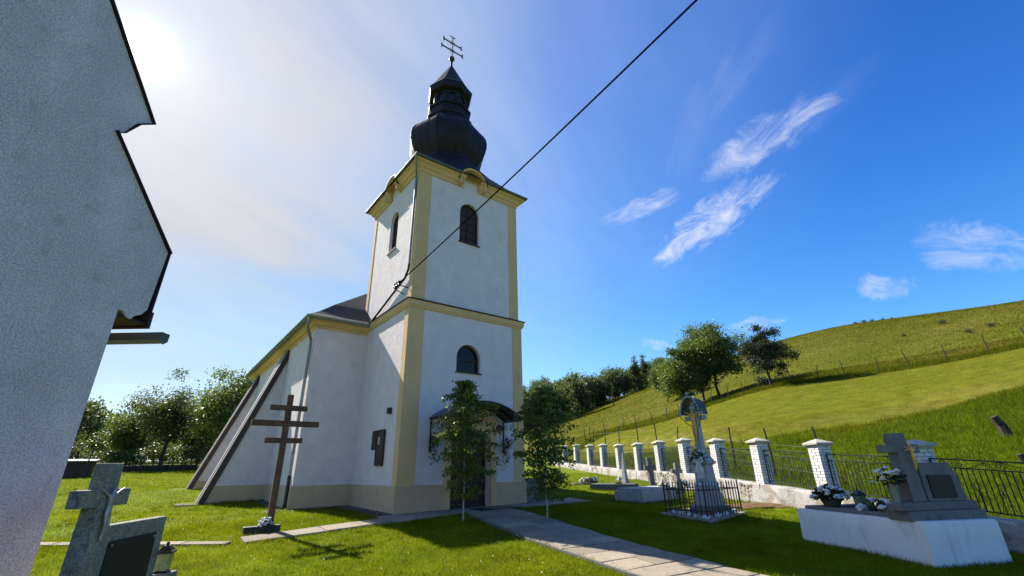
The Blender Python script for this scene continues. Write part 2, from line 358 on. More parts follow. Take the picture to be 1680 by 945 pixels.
# grass colours by kind of sward (the plants themselves differ): lawn, mown meadow, tall meadow
LAWN = np.array([.098, .147, .0015]); MOWN = np.array([.106, .110, .005]); TALL = np.array([.078, .118, .003]); DRY = np.array([.145, .122, .026]); ROUGH = np.array([.074, .088, .003])
def fbm(x, y, s, seed=0.):
    v = 0; a = 1.
    for k in range(4):
        v = v + a * (np.sin(x * s * 1.7 + 1.3 * np.sin(y * s * 1.1 + seed + k) + k * 2.1 + seed) * np.cos(y * s * 1.9 + 1.1 * np.sin(x * s * .9 - seed) + k * 1.7)); s *= 2.1; a *= .55
    return v * .5
def mown_edges(az):
    lo = np.interp(az, [5, 12, 17, 22, 28, 36, 43, 48, 62], [44, 42, 38, 33, 31, 31.5, 33.5, 36, 42]); hi = np.interp(az, [5, 9, 11.5, 18, 24, 30, 62], [50, 53, 55, 54, 53, 53, 54]); return lo, hi
def tint(x, y):
    az = np.degrees(np.arctan2(x, np.maximum(y, 1e-3))); r = np.hypot(x, y); s = x - wallx(y); lo, hi = mown_edges(az); j = fbm(x, y, .35) * 1.6
    m = sm(-2.6, 2.6, r - lo + j * 1.3) * sm(-.7, .7, hi - r + j * .3); out = (s > .2) | (y > 60)
    c = LAWN[None] * np.ones((len(x), 1)); h = ((r > hi) | (y > 60)).astype(float)[:, None]
    wild = TALL[None] * (1 - h) + ROUGH[None] * h; wild = wild + (DRY - wild) * np.clip(.25 + .45 * fbm(x, y, .12, 2.), 0, .6)[:, None] * h
    edge = np.exp(-((r - hi - 1.2) / 1.3) ** 2)[:, None]; wild = wild * (1 - edge) + TALL * .75 * edge
    pale = np.clip(.5 + .6 * fbm(x, y * 1.2, .22, 5.), 0, 1) * np.exp(-((r - lo - 1.5) / 3.) ** 2); mm = MOWN + (DRY - MOWN) * (pale[:, None] * .8 + .30 * np.clip(fbm(r * 1.2, az * .12, .9, 3.), -.6, 1)[:, None])
    w_ = wild * (1 - m[:, None]) + mm * m[:, None]; c = np.where(out[:, None], w_, c)
    dry2 = (np.exp(-((s - .9) / .6) ** 2) * out * np.clip(.3 + .6 * fbm(x, y, .8, 1.), 0, .9) * sm(.2, .4, s))[:, None]
    c = c * (1 - dry2) + DRY * .9 * dry2
    lf = (~out)[:, None] * np.clip(.5 + .5 * fbm(x, y, .5, 4.), 0, 1)[:, None]
    c = c * (1 + lf * np.array([.32, .08, .1])); c = c * (1 - .22 * np.clip(fbm(x, y, .9, 14.), 0, 1)[:, None] * (~out)[:, None])
    c = c * (1 + .10 * fbm(x, y, 1.3, 9.)[:, None])
    return np.clip(c, .005, 1)
def axis(bounds):
    out = []
    for a, b, st in bounds: out += list(np.arange(a, b, st))
    return np.array(out + [bounds[-1][1]])
gx = axis([(-900, -300, 60), (-300, -120, 15), (-120, -45, 5), (-45, -14, 1.2), (-14, 14, .35), (14, 45, 1.), (45, 130, 3.), (130, 300, 10), (300, 900, 60)])
gy = axis([(-300, -60, 40), (-60, -6, 6), (-6, 6, 1), (6, 20, .35), (20, 60, 1.), (60, 140, 3), (140, 300, 10), (300, 1100, 60)])
XX, YY = np.meshgrid(gx, gy); ZZ = ground(XX, YY); nx, ny = len(gx), len(gy)
me = bpy.data.meshes.new('ground'); V = np.stack([XX.ravel(), YY.ravel(), ZZ.ravel()], 1).astype(np.float32)
ii = (np.arange(ny - 1)[:, None] * nx + np.arange(nx - 1)[None]).ravel(); F = np.stack([ii, ii + 1, ii + nx + 1, ii + nx], 1).astype(np.int32)
me.vertices.add(len(V)); me.vertices.foreach_set('co', V.ravel()); me.loops.add(F.size); me.loops.foreach_set('vertex_index', F.ravel())
me.polygons.add(len(F)); me.polygons.foreach_set('loop_start', np.arange(0, F.size, 4, dtype=np.int32)); me.polygons.foreach_set('loop_total', np.full(len(F), 4, np.int32)); me.polygons.foreach_set('use_smooth', np.ones(len(F), bool))
ca = me.color_attributes.new('tint', 'FLOAT_COLOR', 'POINT'); tt = np.ones((len(V), 4), np.float32); tt[:, :3] = tint(V[:, 0].astype(float), V[:, 1].astype(float)); ca.data.foreach_set('color', tt.ravel())
me.materials.append(MATS['ground']); me.update(); me.validate()
struct(link(bpy.data.objects.new('ground', me)))

# ------------------------------------------------------------------ church
TH = R(37.589); CX, CY, ZB = -3.566, 14.564, .4
ce1 = Vector((math.cos(TH), math.sin(TH), 0)); ce2 = Vector((-math.sin(TH), math.cos(TH), 0))
def CH(u, v, z=0.): p = Vector((CX, CY, ZB + z)) + ce1 * u + ce2 * v; return p
church = thing('church', 'white village church with cream corner strips, square tower and black onion dome', 'church', (CX, CY, ZB), TH)
W, DP = 4.906, 4.80; NA, NV, NE = 2.0, 3.91, 17.0; HP, ZL, ZE = .748, 6.80, 12.63; SB = .08
FR = lambda u, z, d: (u, d, z)                      # tower front, outward -v
# tower, lower stage
mb = MB()
door_hole = [(1.82, -.2), (3.41, -.2), (3.41, 2.05)] + [(2.615 + .795 * math.cos(math.pi * k / 14), 2.05 + .42 * math.sin(math.pi * k / 14)) for k in range(1, 14)] + [(1.82, 2.05)]
lw = arch(2.45, 4.41, .51, 4.93)
mb.panel([(0, -.3), (W, -.3), (W, ZL), (0, ZL)], [door_hole, lw], FR, .34)
mb.add([(0, 0, -.3), (0, DP, -.3), (0, DP, ZL), (0, 0, ZL)], [(0, 3, 2, 1)]); mb.add([(W, 0, -.3), (W, DP, -.3), (W, DP, ZL), (W, 0, ZL)], [(0, 1, 2, 3)])
mb.build('lower_tower_wall', 'plaster', church)
# tower, upper stage
a0, a1, b0, b1 = SB, W - SB, SB, DP - SB
mb = MB(); uw = arch(2.40, 9.65, .46, 11.05)
mb.panel([(a0, ZL - .1), (a1, ZL - .1), (a1, 12.6), (a0, 12.6)], [uw], lambda u, z, d: (u, b0 + d, z), .30)
lwn = arch(2.33, 9.55, .40, 11.0)
mb.panel([(b0, ZL - .1), (b1, ZL - .1), (b1, 12.6), (b0, 12.6)], [lwn], lambda v, z, d: (a0 + d, v, z), .28)
mb.add([(a1, b0, ZL - .1), (a1, b1, ZL - .1), (a1, b1, 12.6), (a1, b0, 12.6), (a0, b1, ZL - .1), (a0, b1, 12.6)], [(0, 1, 2, 3), (1, 4, 5, 2)])
mb.build('upper_tower_wall', 'plaster', church)
# plinth
PP = .064
for bx in ((-PP, 1.80, -PP, .3, -.4, HP), (3.43, W + PP, -PP, .3, -.4, HP), (-PP, .3, .301, NV, -.4, HP - .002), (W - .3, W + PP, .301, NV, -.4, HP - .002)): MB().box(*bx).build('tower_plinth', 'plinth_paint', church, bevel=.012)
for bx in ((-NA - PP, -PP - .002, NV - PP, NV + .3, -.4, HP - .001), (-NA - PP, -NA + .3, NV + .301, NE + PP, -.4, HP), (W + PP, W + NA + PP, NV - PP, NV + .3, -.4, HP)): MB().box(*bx).build('nave_plinth', 'plinth_paint', church, bevel=.012)
# corner strips (pilasters): each an L of shallow slabs
def corner(u, v, du, dv, wu, wv, z0, z1, t=.022):
    m = MB(); x0, x1 = sorted((u - du * t, u + du * wu)); y0, y1 = sorted((v - dv * t, v + dv * wv))
    ua, ub = (u - t, u + wu) if du > 0 else (u - wu, u + t); va, vb = (v - t, v + wv) if dv > 0 else (v - wv, v + t)
    if dv > 0: m.box(ua, ub, v - t, v + .02, z0, z1)
    else: m.box(ua, ub, v - .02, v + t, z0, z1)
    if du > 0: m.box(u - t - .001, u + .02, va + .001, vb, z0 - .001, z1 + .001)
    else: m.box(u - .02, u + t + .001, va + .001, vb, z0 - .001, z1 + .001)
    m.build('corner_strip', 'cream', church, bevel=.006)
corner(0, 0, 1, 1, .58, .30, HP - .01, 6.50); corner(W, 0, -1, 1, .445, .3, HP - .01, 6.50)
corner(a0, b0, 1, 1, .50, .26, ZL - .05, 12.3); corner(a1, b0, -1, 1, .43, .3, ZL - .05, 12.3); corner(a0, b1, 1, -1, .3, .26, ZL - .05, 12.3)
# string course with its little lead-covered top
def ring_band(prof, u0, u1, v0, v1):
    """profile (outward, z) swept round front and left and right sides"""
    rings = []
    for cu, cv, su, sv in ((u0, v1, -1, 0), (u0, v0, -1, -1), (u1, v0, 1, -1), (u1, v1, 1, 0)):
        rings.append([(cu + su * o, cv + sv * o, z) for o, z in prof])
    return MB().sweep(rings)
ring_band([(-.05, 6.46), (.05, 6.46), (.06, 6.50), (.10, 6.55), (.11, 6.72), (-.05, 6.72)], 0, W, 0, NV + .4).build('string_course', 'cream', church)
ring_band([(-.2, 6.722), (.15, 6.722), (.155, 6.745), (-.08, 6.86), (-.2, 6.86)], 0, W, 0, NV + .4).build('string_course_flashing', 'sheet_dark', church)
# cornice of the tower: straight mouldings broken by a round hood in the middle of each side
CPF = [(-.03, 12.20), (.05, 12.20), (.06, 12.30), (.11, 12.36), (.14, 12.36), (.17, 12.44), (.26, 12.53), (.30, 12.54), (.31, 12.62), (-.03, 12.62)]
APF = [(-.03, .375), (.053, .375), (.063, .45), (.113, .50), (.143, .50), (.263, .58), (.303, .59), (.313, .66), (-.03, .66)]
sides = [(lambda s, o, z: (a0 + s, b0 - o, z), a1 - a0, 2.40 - a0), (lambda s, o, z: (a0 - o, b0 + s, z), b1 - b0, 2.40 - b0),
         (lambda s, o, z: (a1 + o, b0 + s, z), b1 - b0, 2.40 - b0), (lambda s, o, z: (a0 + s, b1 + o, z), a1 - a0, 2.40 - a0)]
for fn, Ls, scn in sides:
    for A, B in ((0, scn - .375), (scn + .375, Ls)):
        MB().sweep([[fn(A - (o if A == 0 else 0), o, z) for o, z in CPF], [fn(B + (o if B == Ls else 0), o, z) for o, z in CPF]]).build('cornice', 'cream', church, smooth=True, ang=40)
    rings = [[fn(scn + r_, o, 12.21) for o, r_ in APF]]
    for k in range(17):
        a = math.pi * k / 16; rings.append([fn(scn + r_ * math.cos(a), o, 12.45 + r_ * math.sin(a)) for o, r_ in APF])
    rings.append([fn(scn - r_, o, 12.21) for o, r_ in APF]); MB().sweep(rings).build('cornice_hood', 'cream', church, smooth=True, ang=40)
    MB().prism([(scn + .38 * math.cos(math.pi * k / 14), 12.45 + .38 * math.sin(math.pi * k / 14)) for k in range(15)] + [(scn - .38, 12.3), (scn + .38, 12.3)], lambda a_, b_, d_: fn(a_, .004 - d_, b_), 0, .25).build('tympanum', 'plaster', church)
    rings = []; FP = [(.335, .664), (.335, .684), (-1.3, .684), (-1.3, .664)]
    for k in range(17):
        a = math.pi * k / 16; rings.append([fn(scn + r_ * math.cos(a), o, 12.45 + r_ * math.sin(a)) for o, r_ in FP])
    MB().sweep(rings).build('hood_cover', 'sheet_dark', church, smooth=True)
    for A, B in ((0, scn - .66), (scn + .66, Ls)):
        GP = [(.30, 12.625), (.40, 12.61), (.42, 12.66), (.41, 12.70), (.39, 12.70), (.385, 12.65), (.30, 12.66)]
        MB().sweep([[fn(A - (o if A == 0 else 0), o, z) for o, z in GP], [fn(B + (o if B == Ls else 0), o, z) for o, z in GP]]).build('eaves_gutter', 'gutter', church)
# tower roof skirt
tcx, tcy = (a0 + a1) / 2, (b0 + b1) / 2; HX = (a1 - a0) / 2 + .39; HY = (b1 - b0) / 2 + .39
oct_ = lambda r, z: [(tcx + r * math.cos(R(45 * k)), tcy + r * math.sin(R(45 * k)), z) for k in range(8)]
SQ = [(HX, 0), (HX, HY), (0, HY), (-HX, HY), (-HX, 0), (-HX, -HY), (0, -HY), (HX, -HY)]
rg0 = [(tcx + a, tcy + b, 12.66) for a, b in SQ]; O = oct_(1.52, 14.75); rings = [rg0]
for t, bl_ in ((.3, .40), (.62, .75), (.85, .94)): rings.append([(A[0] + (B[0] - A[0]) * bl_, A[1] + (B[1] - A[1]) * bl_, A[2] + (B[2] - A[2]) * t) for A, B in zip(rg0, O)])
MB().sweep(rings + [O], caps=False).build('tower_roof', 'sheet_dark', church)
# onion dome, neck, lantern, spirelet
ph = 0.
DPR = [(1.45, 14.55), (1.52, 14.75), (1.60, 14.88), (1.75, 15.10), (1.87, 15.38), (1.95, 15.72), (1.965, 16.0), (1.92, 16.25), (1.80, 16.48), (1.61, 16.70), (1.41, 16.88), (1.25, 17.06), (1.16, 17.26), (1.13, 17.42)]
dome = MB().lathe(DPR, 8, tcx, tcy, ph).build('onion_dome', 'sheet_dark', church, smooth=True, ang=32)
for k in range(24):
    edge = k % 3 == 0; a = R(15 * k); rf = 1. if edge else math.cos(R(22.5)) / math.cos(R(15 * (k % 3) - 22.5)); MB().tube([(tcx + r * rf * math.cos(a), tcy + r * rf * math.sin(a), z) for r, z in DPR[1:]], .022 if edge else .013, 5).build('standing_seam', 'sheet_dark', dome)
MB().lathe([(1.18, 17.36), (1.20, 17.44), (1.08, 17.47), (1.06, 17.98)], 8, tcx, tcy, ph).build('dome_neck', 'sheet_dark', church)
MB().lathe([(1.0, 17.98), (1.13, 17.99), (1.14, 18.10), (1.06, 18.16), (.93, 18.17), (.93, 18.24)], 8, tcx, tcy, ph).build('lantern_ledge', 'sheet_dark', church)
lan = MB(); lr = .90; ap = lr * math.cos(R(22.5)); hw_ = lr * math.sin(R(22.5)); lb = MB()
for k in range(8):
    a = R(22.5 + 45 * k); n_ = (math.cos(a), math.sin(a)); t_ = (-n_[1], n_[0])
    fn = lambda s, z, d, n_=n_, t_=t_: (tcx + n_[0] * (ap - d) + t_[0] * s, tcy + n_[1] * (ap - d) + t_[1] * s, z)
    lan.panel([(-hw_, 18.2), (hw_, 18.2), (hw_, 19.05), (-hw_, 19.05)], [arch(0, 18.3, .17, 18.7, 8)], fn, .09)
    lb.prism(arch(0, 18.29, .18, 18.7, 8), fn, .085, .11)
lant = lan.build('lantern', 'sheet_dark', church); lb.build('lantern_blind', 'black_pipe', lant)
MB().lathe([(.90, 18.98), (1.05, 19.02), (1.13, 19.06), (1.16, 19.30), (1.17, 19.34), (1.0, 19.36)], 8, tcx, tcy, ph).build('lantern_cornice', 'sheet_dark', church)
MB().lathe([(1.19, 19.345), (1.19, 19.37), (.92, 19.78), (.06, 21.5), (.055, 21.95)], 8, tcx, tcy, ph).build('spire', 'sheet_dark', church)
MB().lathe([(.02, 21.86), (.10, 21.90), (.145, 21.98), (.15, 22.05), (.135, 22.12), (.09, 22.17), (.02, 22.20)], 16, tcx, tcy).build('spire_ball', 'brown_metal', church, smooth=True)
# wrought cross on the spire
mb = MB(); z0 = 22.15
mb.box(tcx - .026, tcx + .026, tcy - .026, tcy + .026, z0, 23.66)
def trefoil(m, x, z, dx, dz):
    for a in (-.9, 0, .9):
        ex = dx * math.cos(a) - dz * math.sin(a); ez = dx * math.sin(a) + dz * math.cos(a)
        L = .17 if a else .12; m.tube([(x, tcy, z), (x + ex * L, tcy, z + ez * L)], .022, 5); m.blob((x + ex * L, tcy, z + ez * L), .042)
for zz, hl in ((23.22, .52), (22.66, .62)):
    mb.box(tcx - hl, tcx + hl, tcy - .024, tcy + .024, zz - .026, zz + .026); trefoil(mb, tcx - hl + .06, zz, -1, 0); trefoil(mb, tcx + hl - .06, zz, 1, 0)
    for sx in (-1, 1):
        for sz in (-1, 1): mb.tube([(tcx, tcy, zz), (tcx + sx * .15, tcy, zz + sz * .15)], .016, 4)
trefoil(mb, tcx, 23.6, 0, 1); mb.build('spire_cross', 'iron', church)
# windows
def window(name, loop_fn, cx, z0, hw, zs, fn, depth, rows, grid, pane):
    fr = MB(); outer = arch(cx, z0, hw, zs); inner = arch(cx, z0 + .06, hw - .06, zs)
    n = len(outer); fr.add([fn(a, b, depth - .05) for a, b in outer] + [fn(a, b, depth - .05) for a, b in inner], [(i, (i + 1) % n, (i + 1) % n + n, i + n) for i in range(n)])
    fr.add([fn(a, b, depth - .05) for a, b in inner] + [fn(a, b, depth + .02) for a, b in inner], [(i, (i + 1) % n, (i + 1) % n + n, i + n) for i in range(n)])
    o = fr.build(name, 'brown_wood', church)
    MB().prism(inner, fn, depth, depth + .03).build('pane', pane, o)
    g = MB()
    for s0, s1, t0, t1 in grid: g.add([fn(s0, t0, depth - .035), fn(s1, t0, depth - .035), fn(s1, t1, depth - .035), fn(s0, t1, depth - .035), fn(s0, t0, depth), fn(s1, t0, depth), fn(s1, t1, depth), fn(s0, t1, depth)], [(0, 1, 2, 3), (0, 1, 5, 4), (1, 2, 6, 5), (2, 3, 7, 6), (3, 0, 4, 7)])
    g.build('glazing_bar', 'brown_wood', o); return o
window('window', None, 2.45, 4.41, .51, 4.93, FR, .2, 2, [(1.97, 2.93, 4.85, 4.93)], 'glass')
g = [(1.96, 2.84, z - .02, z + .02) for z in (9.98, 10.32, 10.66, 11.0)] + [(2.37, 2.43, 9.7, 11.45)]
window('shutter_window', None, 2.40, 9.65, .46, 11.05, lambda u, z, d: (u, b0 + d, z), .16, 4, g, 'brown_wood')
g = [(1.95, 2.71, z - .02, z + .02) for z in (9.9, 10.25, 10.6, 10.95)] + [(2.30, 2.36, 9.6, 11.35)]
window('shutter_window', None, 2.33, 9.55, .40, 11.0, lambda v, z, d: (a0 + d, v, z), .18, 4, g, 'brown_wood')
for (u0, u1, z, kind) in ((1.90, 3.0, 4.41, 0), (1.90, 2.90, 9.65, 0)):
    b_ = 0 if z < 6 else b0; MB().box(u0, u1, b_ - .07, b_ + .25, z - .035, z).build('sill', 'brown_metal', church)
MB().box(a0 - .07, a0 + .25, 1.88, 2.78, 9.515, 9.55).build('sill', 'light_trim', church)
# door
dr = MB(); dr.box(1.80, 3.43, .30, .36, -.2, 2.6); door = dr.build('door', 'door_wood', church)
for u0, u1 in ((1.88, 2.58), (2.65, 3.35)):
    for z0, z1 in ((.2, .9), (1.0, 1.95)): MB().frustum((u0 + u1) / 2, 0, 0, 0, 0, 0, 0, 0) if 0 else MB().box(u0 + .07, u1 - .07, .275, .302, z0, z1).build('door_panel', 'door_wood', door, bevel=.012)
MB().tube([(2.56, .28, 1.05), (2.56, .22, 1.05), (2.46, .22, 1.05)], .012, 6).build('handle', 'zinc', door)
MB().box(1.70, 3.53, -.42, .32, -.25, .02).build('doorstep', 'old_concrete', church, bevel=.015)
mb = MB(); so_ = [(1.60, .0), (1.82, .0)] + [(1.82, 2.05)] + [(2.615 - .795 * math.cos(math.pi * k / 14), 2.05 + .42 * math.sin(math.pi * k / 14)) for k in range(1, 14)] + [(3.41, 2.05), (3.41, 0), (3.63, 0), (3.63, 2.75)] + [(2.615 + 1.015 * math.cos(math.pi * k / 12), 2.75 + .22 * math.sin(math.pi * k / 12)) for k in range(1, 12)] + [(1.60, 2.75)]
mb.prism(so_, FR, -.075, .01); mb.build('door_surround', 'cream', church)
# canopy over the door: bent dark sheet on wrought brackets
cu0, cu1, cz, rise, cv = .98, 4.04, 2.76, .52, -1.12; cr_ = ((cu1 - cu0) ** 2 / 4 + rise ** 2) / (2 * rise); cc_ = cz + rise - cr_; um = (cu0 + cu1) / 2; am = math.asin((cu1 - cu0) / 2 / cr_)
arcp = [(um + cr_ * math.sin(a), cc_ + cr_ * math.cos(a)) for a in np.linspace(-am, am, 25)]
mb = MB().sweep([[(u, y, z + dz) for y, dz in ((-.02, 0), (cv, 0), (cv, .02), (-.02, .02))] for u, z in arcp]); cano = mb.build('canopy', 'canopy_sheet', church, smooth=True, ang=50)
mb = MB()
for y in (-.05, cv + .02, cv / 2): mb.tube([(u, y, z - .02) for u, z in arcp], .018, 6)
for t in (0, 8, 16, 24): mb.tube([(arcp[t][0], -.03, arcp[t][1] - .02), (arcp[t][0], cv, arcp[t][1] - .02)], .016, 6)
mb.build('canopy_frame', 'iron', cano)
def spiral(cx, cy, r0, turns, ph, n=22, sg=1): return [(cx + r0 * (1 - .8 * k / n) * math.cos(ph + sg * turns * 2 * math.pi * k / n), cy + r0 * (1 - .8 * k / n) * math.sin(ph + sg * turns * 2 * math.pi * k / n)) for k in range(n + 1)]
for u in (cu0 + .06, cu1 - .06):
    mb = MB(); mb.box(u - .02, u + .02, -.05, -.012, 1.70, 2.74)
    mb.tube([(u, -.05, 2.72), (u, cv + .1, 2.72)], .014, 6)
    cur = [(-.05 - .85 * math.sin(t * math.pi / 2) * 1., 1.85 + .86 * (1 - math.cos(t * math.pi / 2))) for t in np.linspace(0, 1, 14)]
    mb.tube([(u, y, z) for y, z in cur], .013, 6)
    for cy_, z_, r_, p_ in ((-.20, 2.52, .13, 0), (-.17, 2.10, .10, 1), (-.50, 2.58, .11, 2)): mb.tube([(u, y, z) for y, z in spiral(cy_, z_, r_, 1.4, p_)], .011, 5)
    mb.build('canopy_bracket', 'iron', cano)
MB().lathe([(.0, -.0), (.12, .0), (.14, .03), (.13, .07), (.0, .09)], 16).build('wall_lamp', 'plastic_black', church, smooth=True).matrix_local = Matrix.Translation((3.74, -.08, 2.52)) @ Matrix.Rotation(R(90), 4, 'X')
# nave walls, cornice, hipped roof, gutters
mb = MB(); NW = W + 2 * NA
mb.add([(-NA, NV, -.4), (0, NV, -.4), (0, NV, 6.6), (-NA, NV, 6.6), (-NA, NE, -.4), (-NA, NE, 6.6), (W, NV, -.4), (W + NA, NV, -.4), (W + NA, NV, 6.6), (W, NV, 6.6), (W + NA, NE, -.4), (W + NA, NE, 6.6)],
       [(0, 1, 2, 3), (4, 0, 3, 5), (6, 7, 8, 9), (7, 10, 11, 8), (10, 4, 5, 11)]); mb.build('nave_wall', 'plaster', church)
NP = [(-.02, 6.30), (.03, 6.30), (.04, 6.38), (.10, 6.43), (.13, 6.43), (.24, 6.56), (.28, 6.57), (.29, 6.64), (-.02, 6.64)]
def nave_sweep(prof, u_in=0.):
    rings = [[(u_in, NV - o, z) for o, z in prof], [(-NA - o, NV - o, z) for o, z in prof], [(-NA - o, NE + o, z) for o, z in prof], [(W + NA + o, NE + o, z) for o, z in prof], [(W + NA + o, NV - o, z) for o, z in prof], [(W, NV - o, z) for o, z in prof]]
    return MB().sweep(rings)
nave_sweep(NP).build('nave_cornice', 'cream', church, smooth=True, ang=40)
nave_sweep([(.28, 6.645), (.34, 6.57), (.42, 6.545), (.49, 6.58), (.51, 6.66), (.49, 6.665), (.46, 6.60), (.42, 6.575), (.36, 6.595), (.30, 6.67)], -.12).build('nave_gutter', 'zinc', church, smooth=True, ang=50)
e_ = .47; ru0, ru1, rv0, rv1 = -NA - e_, W + NA + e_, NV - e_, NE + e_; hw_n = (ru1 - ru0) / 2; RS = .80
def rz(t): return 6.67 + (RS * t - .10 * min(t, 1.0) * (1 - min(t, 1.0)) * 2)     # slight bell-cast at the eaves
ts = [0, .25, .5, .8, 1.2, hw_n]; rr_ = []
for t in ts: rr_.append([(ru0 + t, rv0 + t, rz(t)), (ru1 - t, rv0 + t, rz(t)), (ru1 - t, rv1 - t, rz(t)), (ru0 + t, rv1 - t, rz(t))])
MB().sweep(rr_, caps=False).build('nave_roof', 'roof_felt', church)
# downpipes
mb = MB(); mb.tube([(a0 - .42, b0 - .38, 12.6), (a0 - .30, b0 - .20, 12.35), (a0 - .085, b0 + .18, 12.0), (a0 - .075, b0 + .20, 11.8), (a0 - .075, b0 + .24, 8.2)], .045, 10); mb.build('downpipe', 'zinc', church, smooth=True)
mb = MB(); mb.tube([(a0 - .075, b0 + .24, 8.22), (a0 - .075, b0 + .27, 8.0), (a0 - .08, b0 + .50, 7.75), (a0 - .10, 3.1, 6.98), (a0 - .14, 3.5, 6.80)], .045, 10); mb.build('downpipe_offset', 'black_pipe', church, smooth=True)
dpu, dpv = -NA - .10, NV + .16
mb = MB(); mb.tube([(-NA - .42, NV - .40, 6.56), (-NA - .42, NV - .38, 6.35), (-NA - .40, NV - .30, 6.22), (dpu - .02, dpv - .05, 5.85), (dpu, dpv, 5.65), (dpu, dpv, 1.0)], .055, 10); p = mb.build('downpipe', 'zinc', church, smooth=True)
for z in (5.0, 3.4, 1.8): MB().lathe([(.062, z), (.066, z + .01), (.066, z + .04), (.062, z + .05)], 10, dpu, dpv).build('pipe_collar', 'zinc', p)
mb = MB(); mb.tube([(dpu, dpv, 1.08), (dpu - .01, dpv - .01, .25), (dpu - .06, dpv - .08, .02)], .062, 10); mb.build('drain_pipe', 'black_pipe', church, smooth=True)
MB().box(-NA - .75, -NA - .05, NV - .42, NV + .35, -.3, .03).build('drain_slab', 'old_concrete', church, bevel=.02)
# raking buttresses with sheet-metal tops
for vb, zf in ((8.22, .05), (15.35, .36)):
    t_ = 1.15; poly = [(-NA, -.3), (-4.20, -.3 + zf), (-4.20, .12 + zf), (-NA, 6.40)]
    bt = MB().prism(poly, lambda u, z, d: (u, vb + d, z), 0, t_).build('buttress', 'plaster', church)
    pz = .73 + (.1 if zf > .2 else 0); up_ = -4.20 + (pz - .12 - zf) / (6.28 - zf) * 2.2
    MB().prism([(-NA - .05, -.35), (-4.20, -.35 + zf), (-4.20, .12 + zf), (up_, pz), (-NA - .05, pz)], lambda u, z, d: (u, vb - .04 + d, z), 0, t_ + .08).build('buttress_plinth', 'plinth_paint', bt)
    dvec = Vector((2.2, 0, 6.28 - zf)); dvec.normalize(); nv = Vector((-dvec.z, 0, dvec.x))
    A = Vector((-4.20, 0, .12 + zf)) - dvec * .12; B = Vector((-NA, 0, 6.40)) + dvec * .02
    def strip(m, y0, y1, n0, n1):
        m.add([tuple(P + nv * n + Vector((0, vb + y, 0))) for P in (A, B) for y, n in ((y0, n0), (y1, n0), (y1, n1), (y0, n1))], [(0, 1, 2, 3), (7, 6, 5, 4), (0, 4, 5, 1), (1, 5, 6, 2), (2, 6, 7, 3), (3, 7, 4, 0)])
    m = MB(); strip(m, -.055, -.043, -.17, .012); strip(m, t_ + .043, t_ + .055, -.12, .03); strip(m, -.05, .22, .004, .036); strip(m, t_ - .06, t_ + .05, .004, .03); m.build('metal_capping', 'brown_metal', bt)
    m = MB(); strip(m, .06, t_ - .06, -.01, .034); m.build('capping_sheet', 'light_trim', bt)
    m = MB(); strip(m, .42, .62, .0, .05); m.build('capping_seam', 'brown_metal', bt)
    MB().box(-4.95, -4.12, vb - .12, vb + t_ + .1, zf - .35, zf + .07).build('foot_slab', 'old_concrete', bt, bevel=.02)
# dark stone steps at the far corner of the tower
st = MB()
for k in range(4): pass
stp = thing('stone_steps', 'dark stone block steps against the right corner of the tower, behind the smaller birch', 'steps', tuple(CH(W + .12, -.05, -.02)), TH)
for k in range(5):
    MB().box(0, 1.15 - (.28 if k else 0), .05, 1.0, .0 + k * .17, .165 + k * .17).build('step', 'granite_dark', stp, bevel=.012)

# ------------------------------------------------------------------ things fixed to the church
def on_left(v, z, out=0.): return CH(-out, v, z)
nb = thing('notice_board', 'large dark brown notice board with a small pale paper on the tower side wall', 'notice board', tuple(CH(0, 1.43, 1.33)), TH)
MB().box(-.06, -.004, -.31, .31, 0, 1.13).build('board', 'brown_wood', nb, bevel=.008); MB().box(-.064, -.061, .03, .16, .66, .90).build('paper', 'paper', nb)
fr = MB(); fr.box(-.075, -.0605, -.31, -.27, 0, 1.13); fr.box(-.075, -.0605, .27, .31, 0, 1.13); fr.box(-.075, -.0605, -.269, .269, 1.09, 1.13); fr.box(-.075, -.0605, -.269, .269, 0, .04); fr.build('frame', 'brown_wood', nb)
nb = thing('notice_board', 'small dark brown notice board left of the large one on the tower wall', 'notice board', tuple(CH(0, 2.0, 1.84)), TH)
MB().box(-.05, -.004, -.165, .165, 0, .62).build('board', 'brown_wood', nb, bevel=.008)
fr = MB(); fr.box(-.062, -.0505, -.165, -.135, 0, .62); fr.box(-.062, -.0505, .135, .165, 0, .62); fr.box(-.062, -.0505, -.134, .134, .59, .62); fr.build('frame', 'brown_wood', nb)
nb = thing('wall_box', 'small black box lamp on the tower side wall above the notice boards', 'lamp', tuple(CH(0, .86, 2.92)), TH)
MB().box(-.11, -.003, -.10, .10, 0, .20).build('case', 'plastic_black', nb, bevel=.015); MB().box(-.118, -.109, -.08, .08, .03, .17).build('lens', 'glass', nb)
# wire bracket with insulators and the overhead wire
hk = thing('wire_bracket', 'black iron bracket with insulators on the tower corner holding the wire', 'bracket', tuple(CH(a0, .55, 7.12)), TH)
m = MB(); m.tube([(-.02, -.15, .18), (-.42, -.15, .22)], .022, 6); m.tube([(-.02, .1, .0), (-.40, .0, .05), (-.42, -.15, .22)], .018, 6); m.tube([(-.42, -.32, .22), (-.42, .06, .22)], .02, 6); m.build('arm', 'iron', hk)
for y in (-.30, -.12, .04): MB().lathe([(.0, .10), (.05, .09), (.055, .03), (.03, .0), (.055, -.04), (.045, -.10), (0, -.11)], 10, -.42, y).build('insulator', 'plastic_black', hk, smooth=True).location = (0, 0, .2)
A = CH(a0 - .42, .43, 7.34); B = Vector((3.0, 4.92, 8.47)); pts = []
for k in range(41):
    t = k / 40 * 2.2; p = A.lerp(B, t); p.z -= .25 * (t * (1 - t) if t < 1 else 0); pts.append(p)
tag(MB().tube(pts, .018, 6).build('overhead_wire', 'wire', smooth=True), 'long black overhead wire running from the tower corner up across the sky', 'wire')
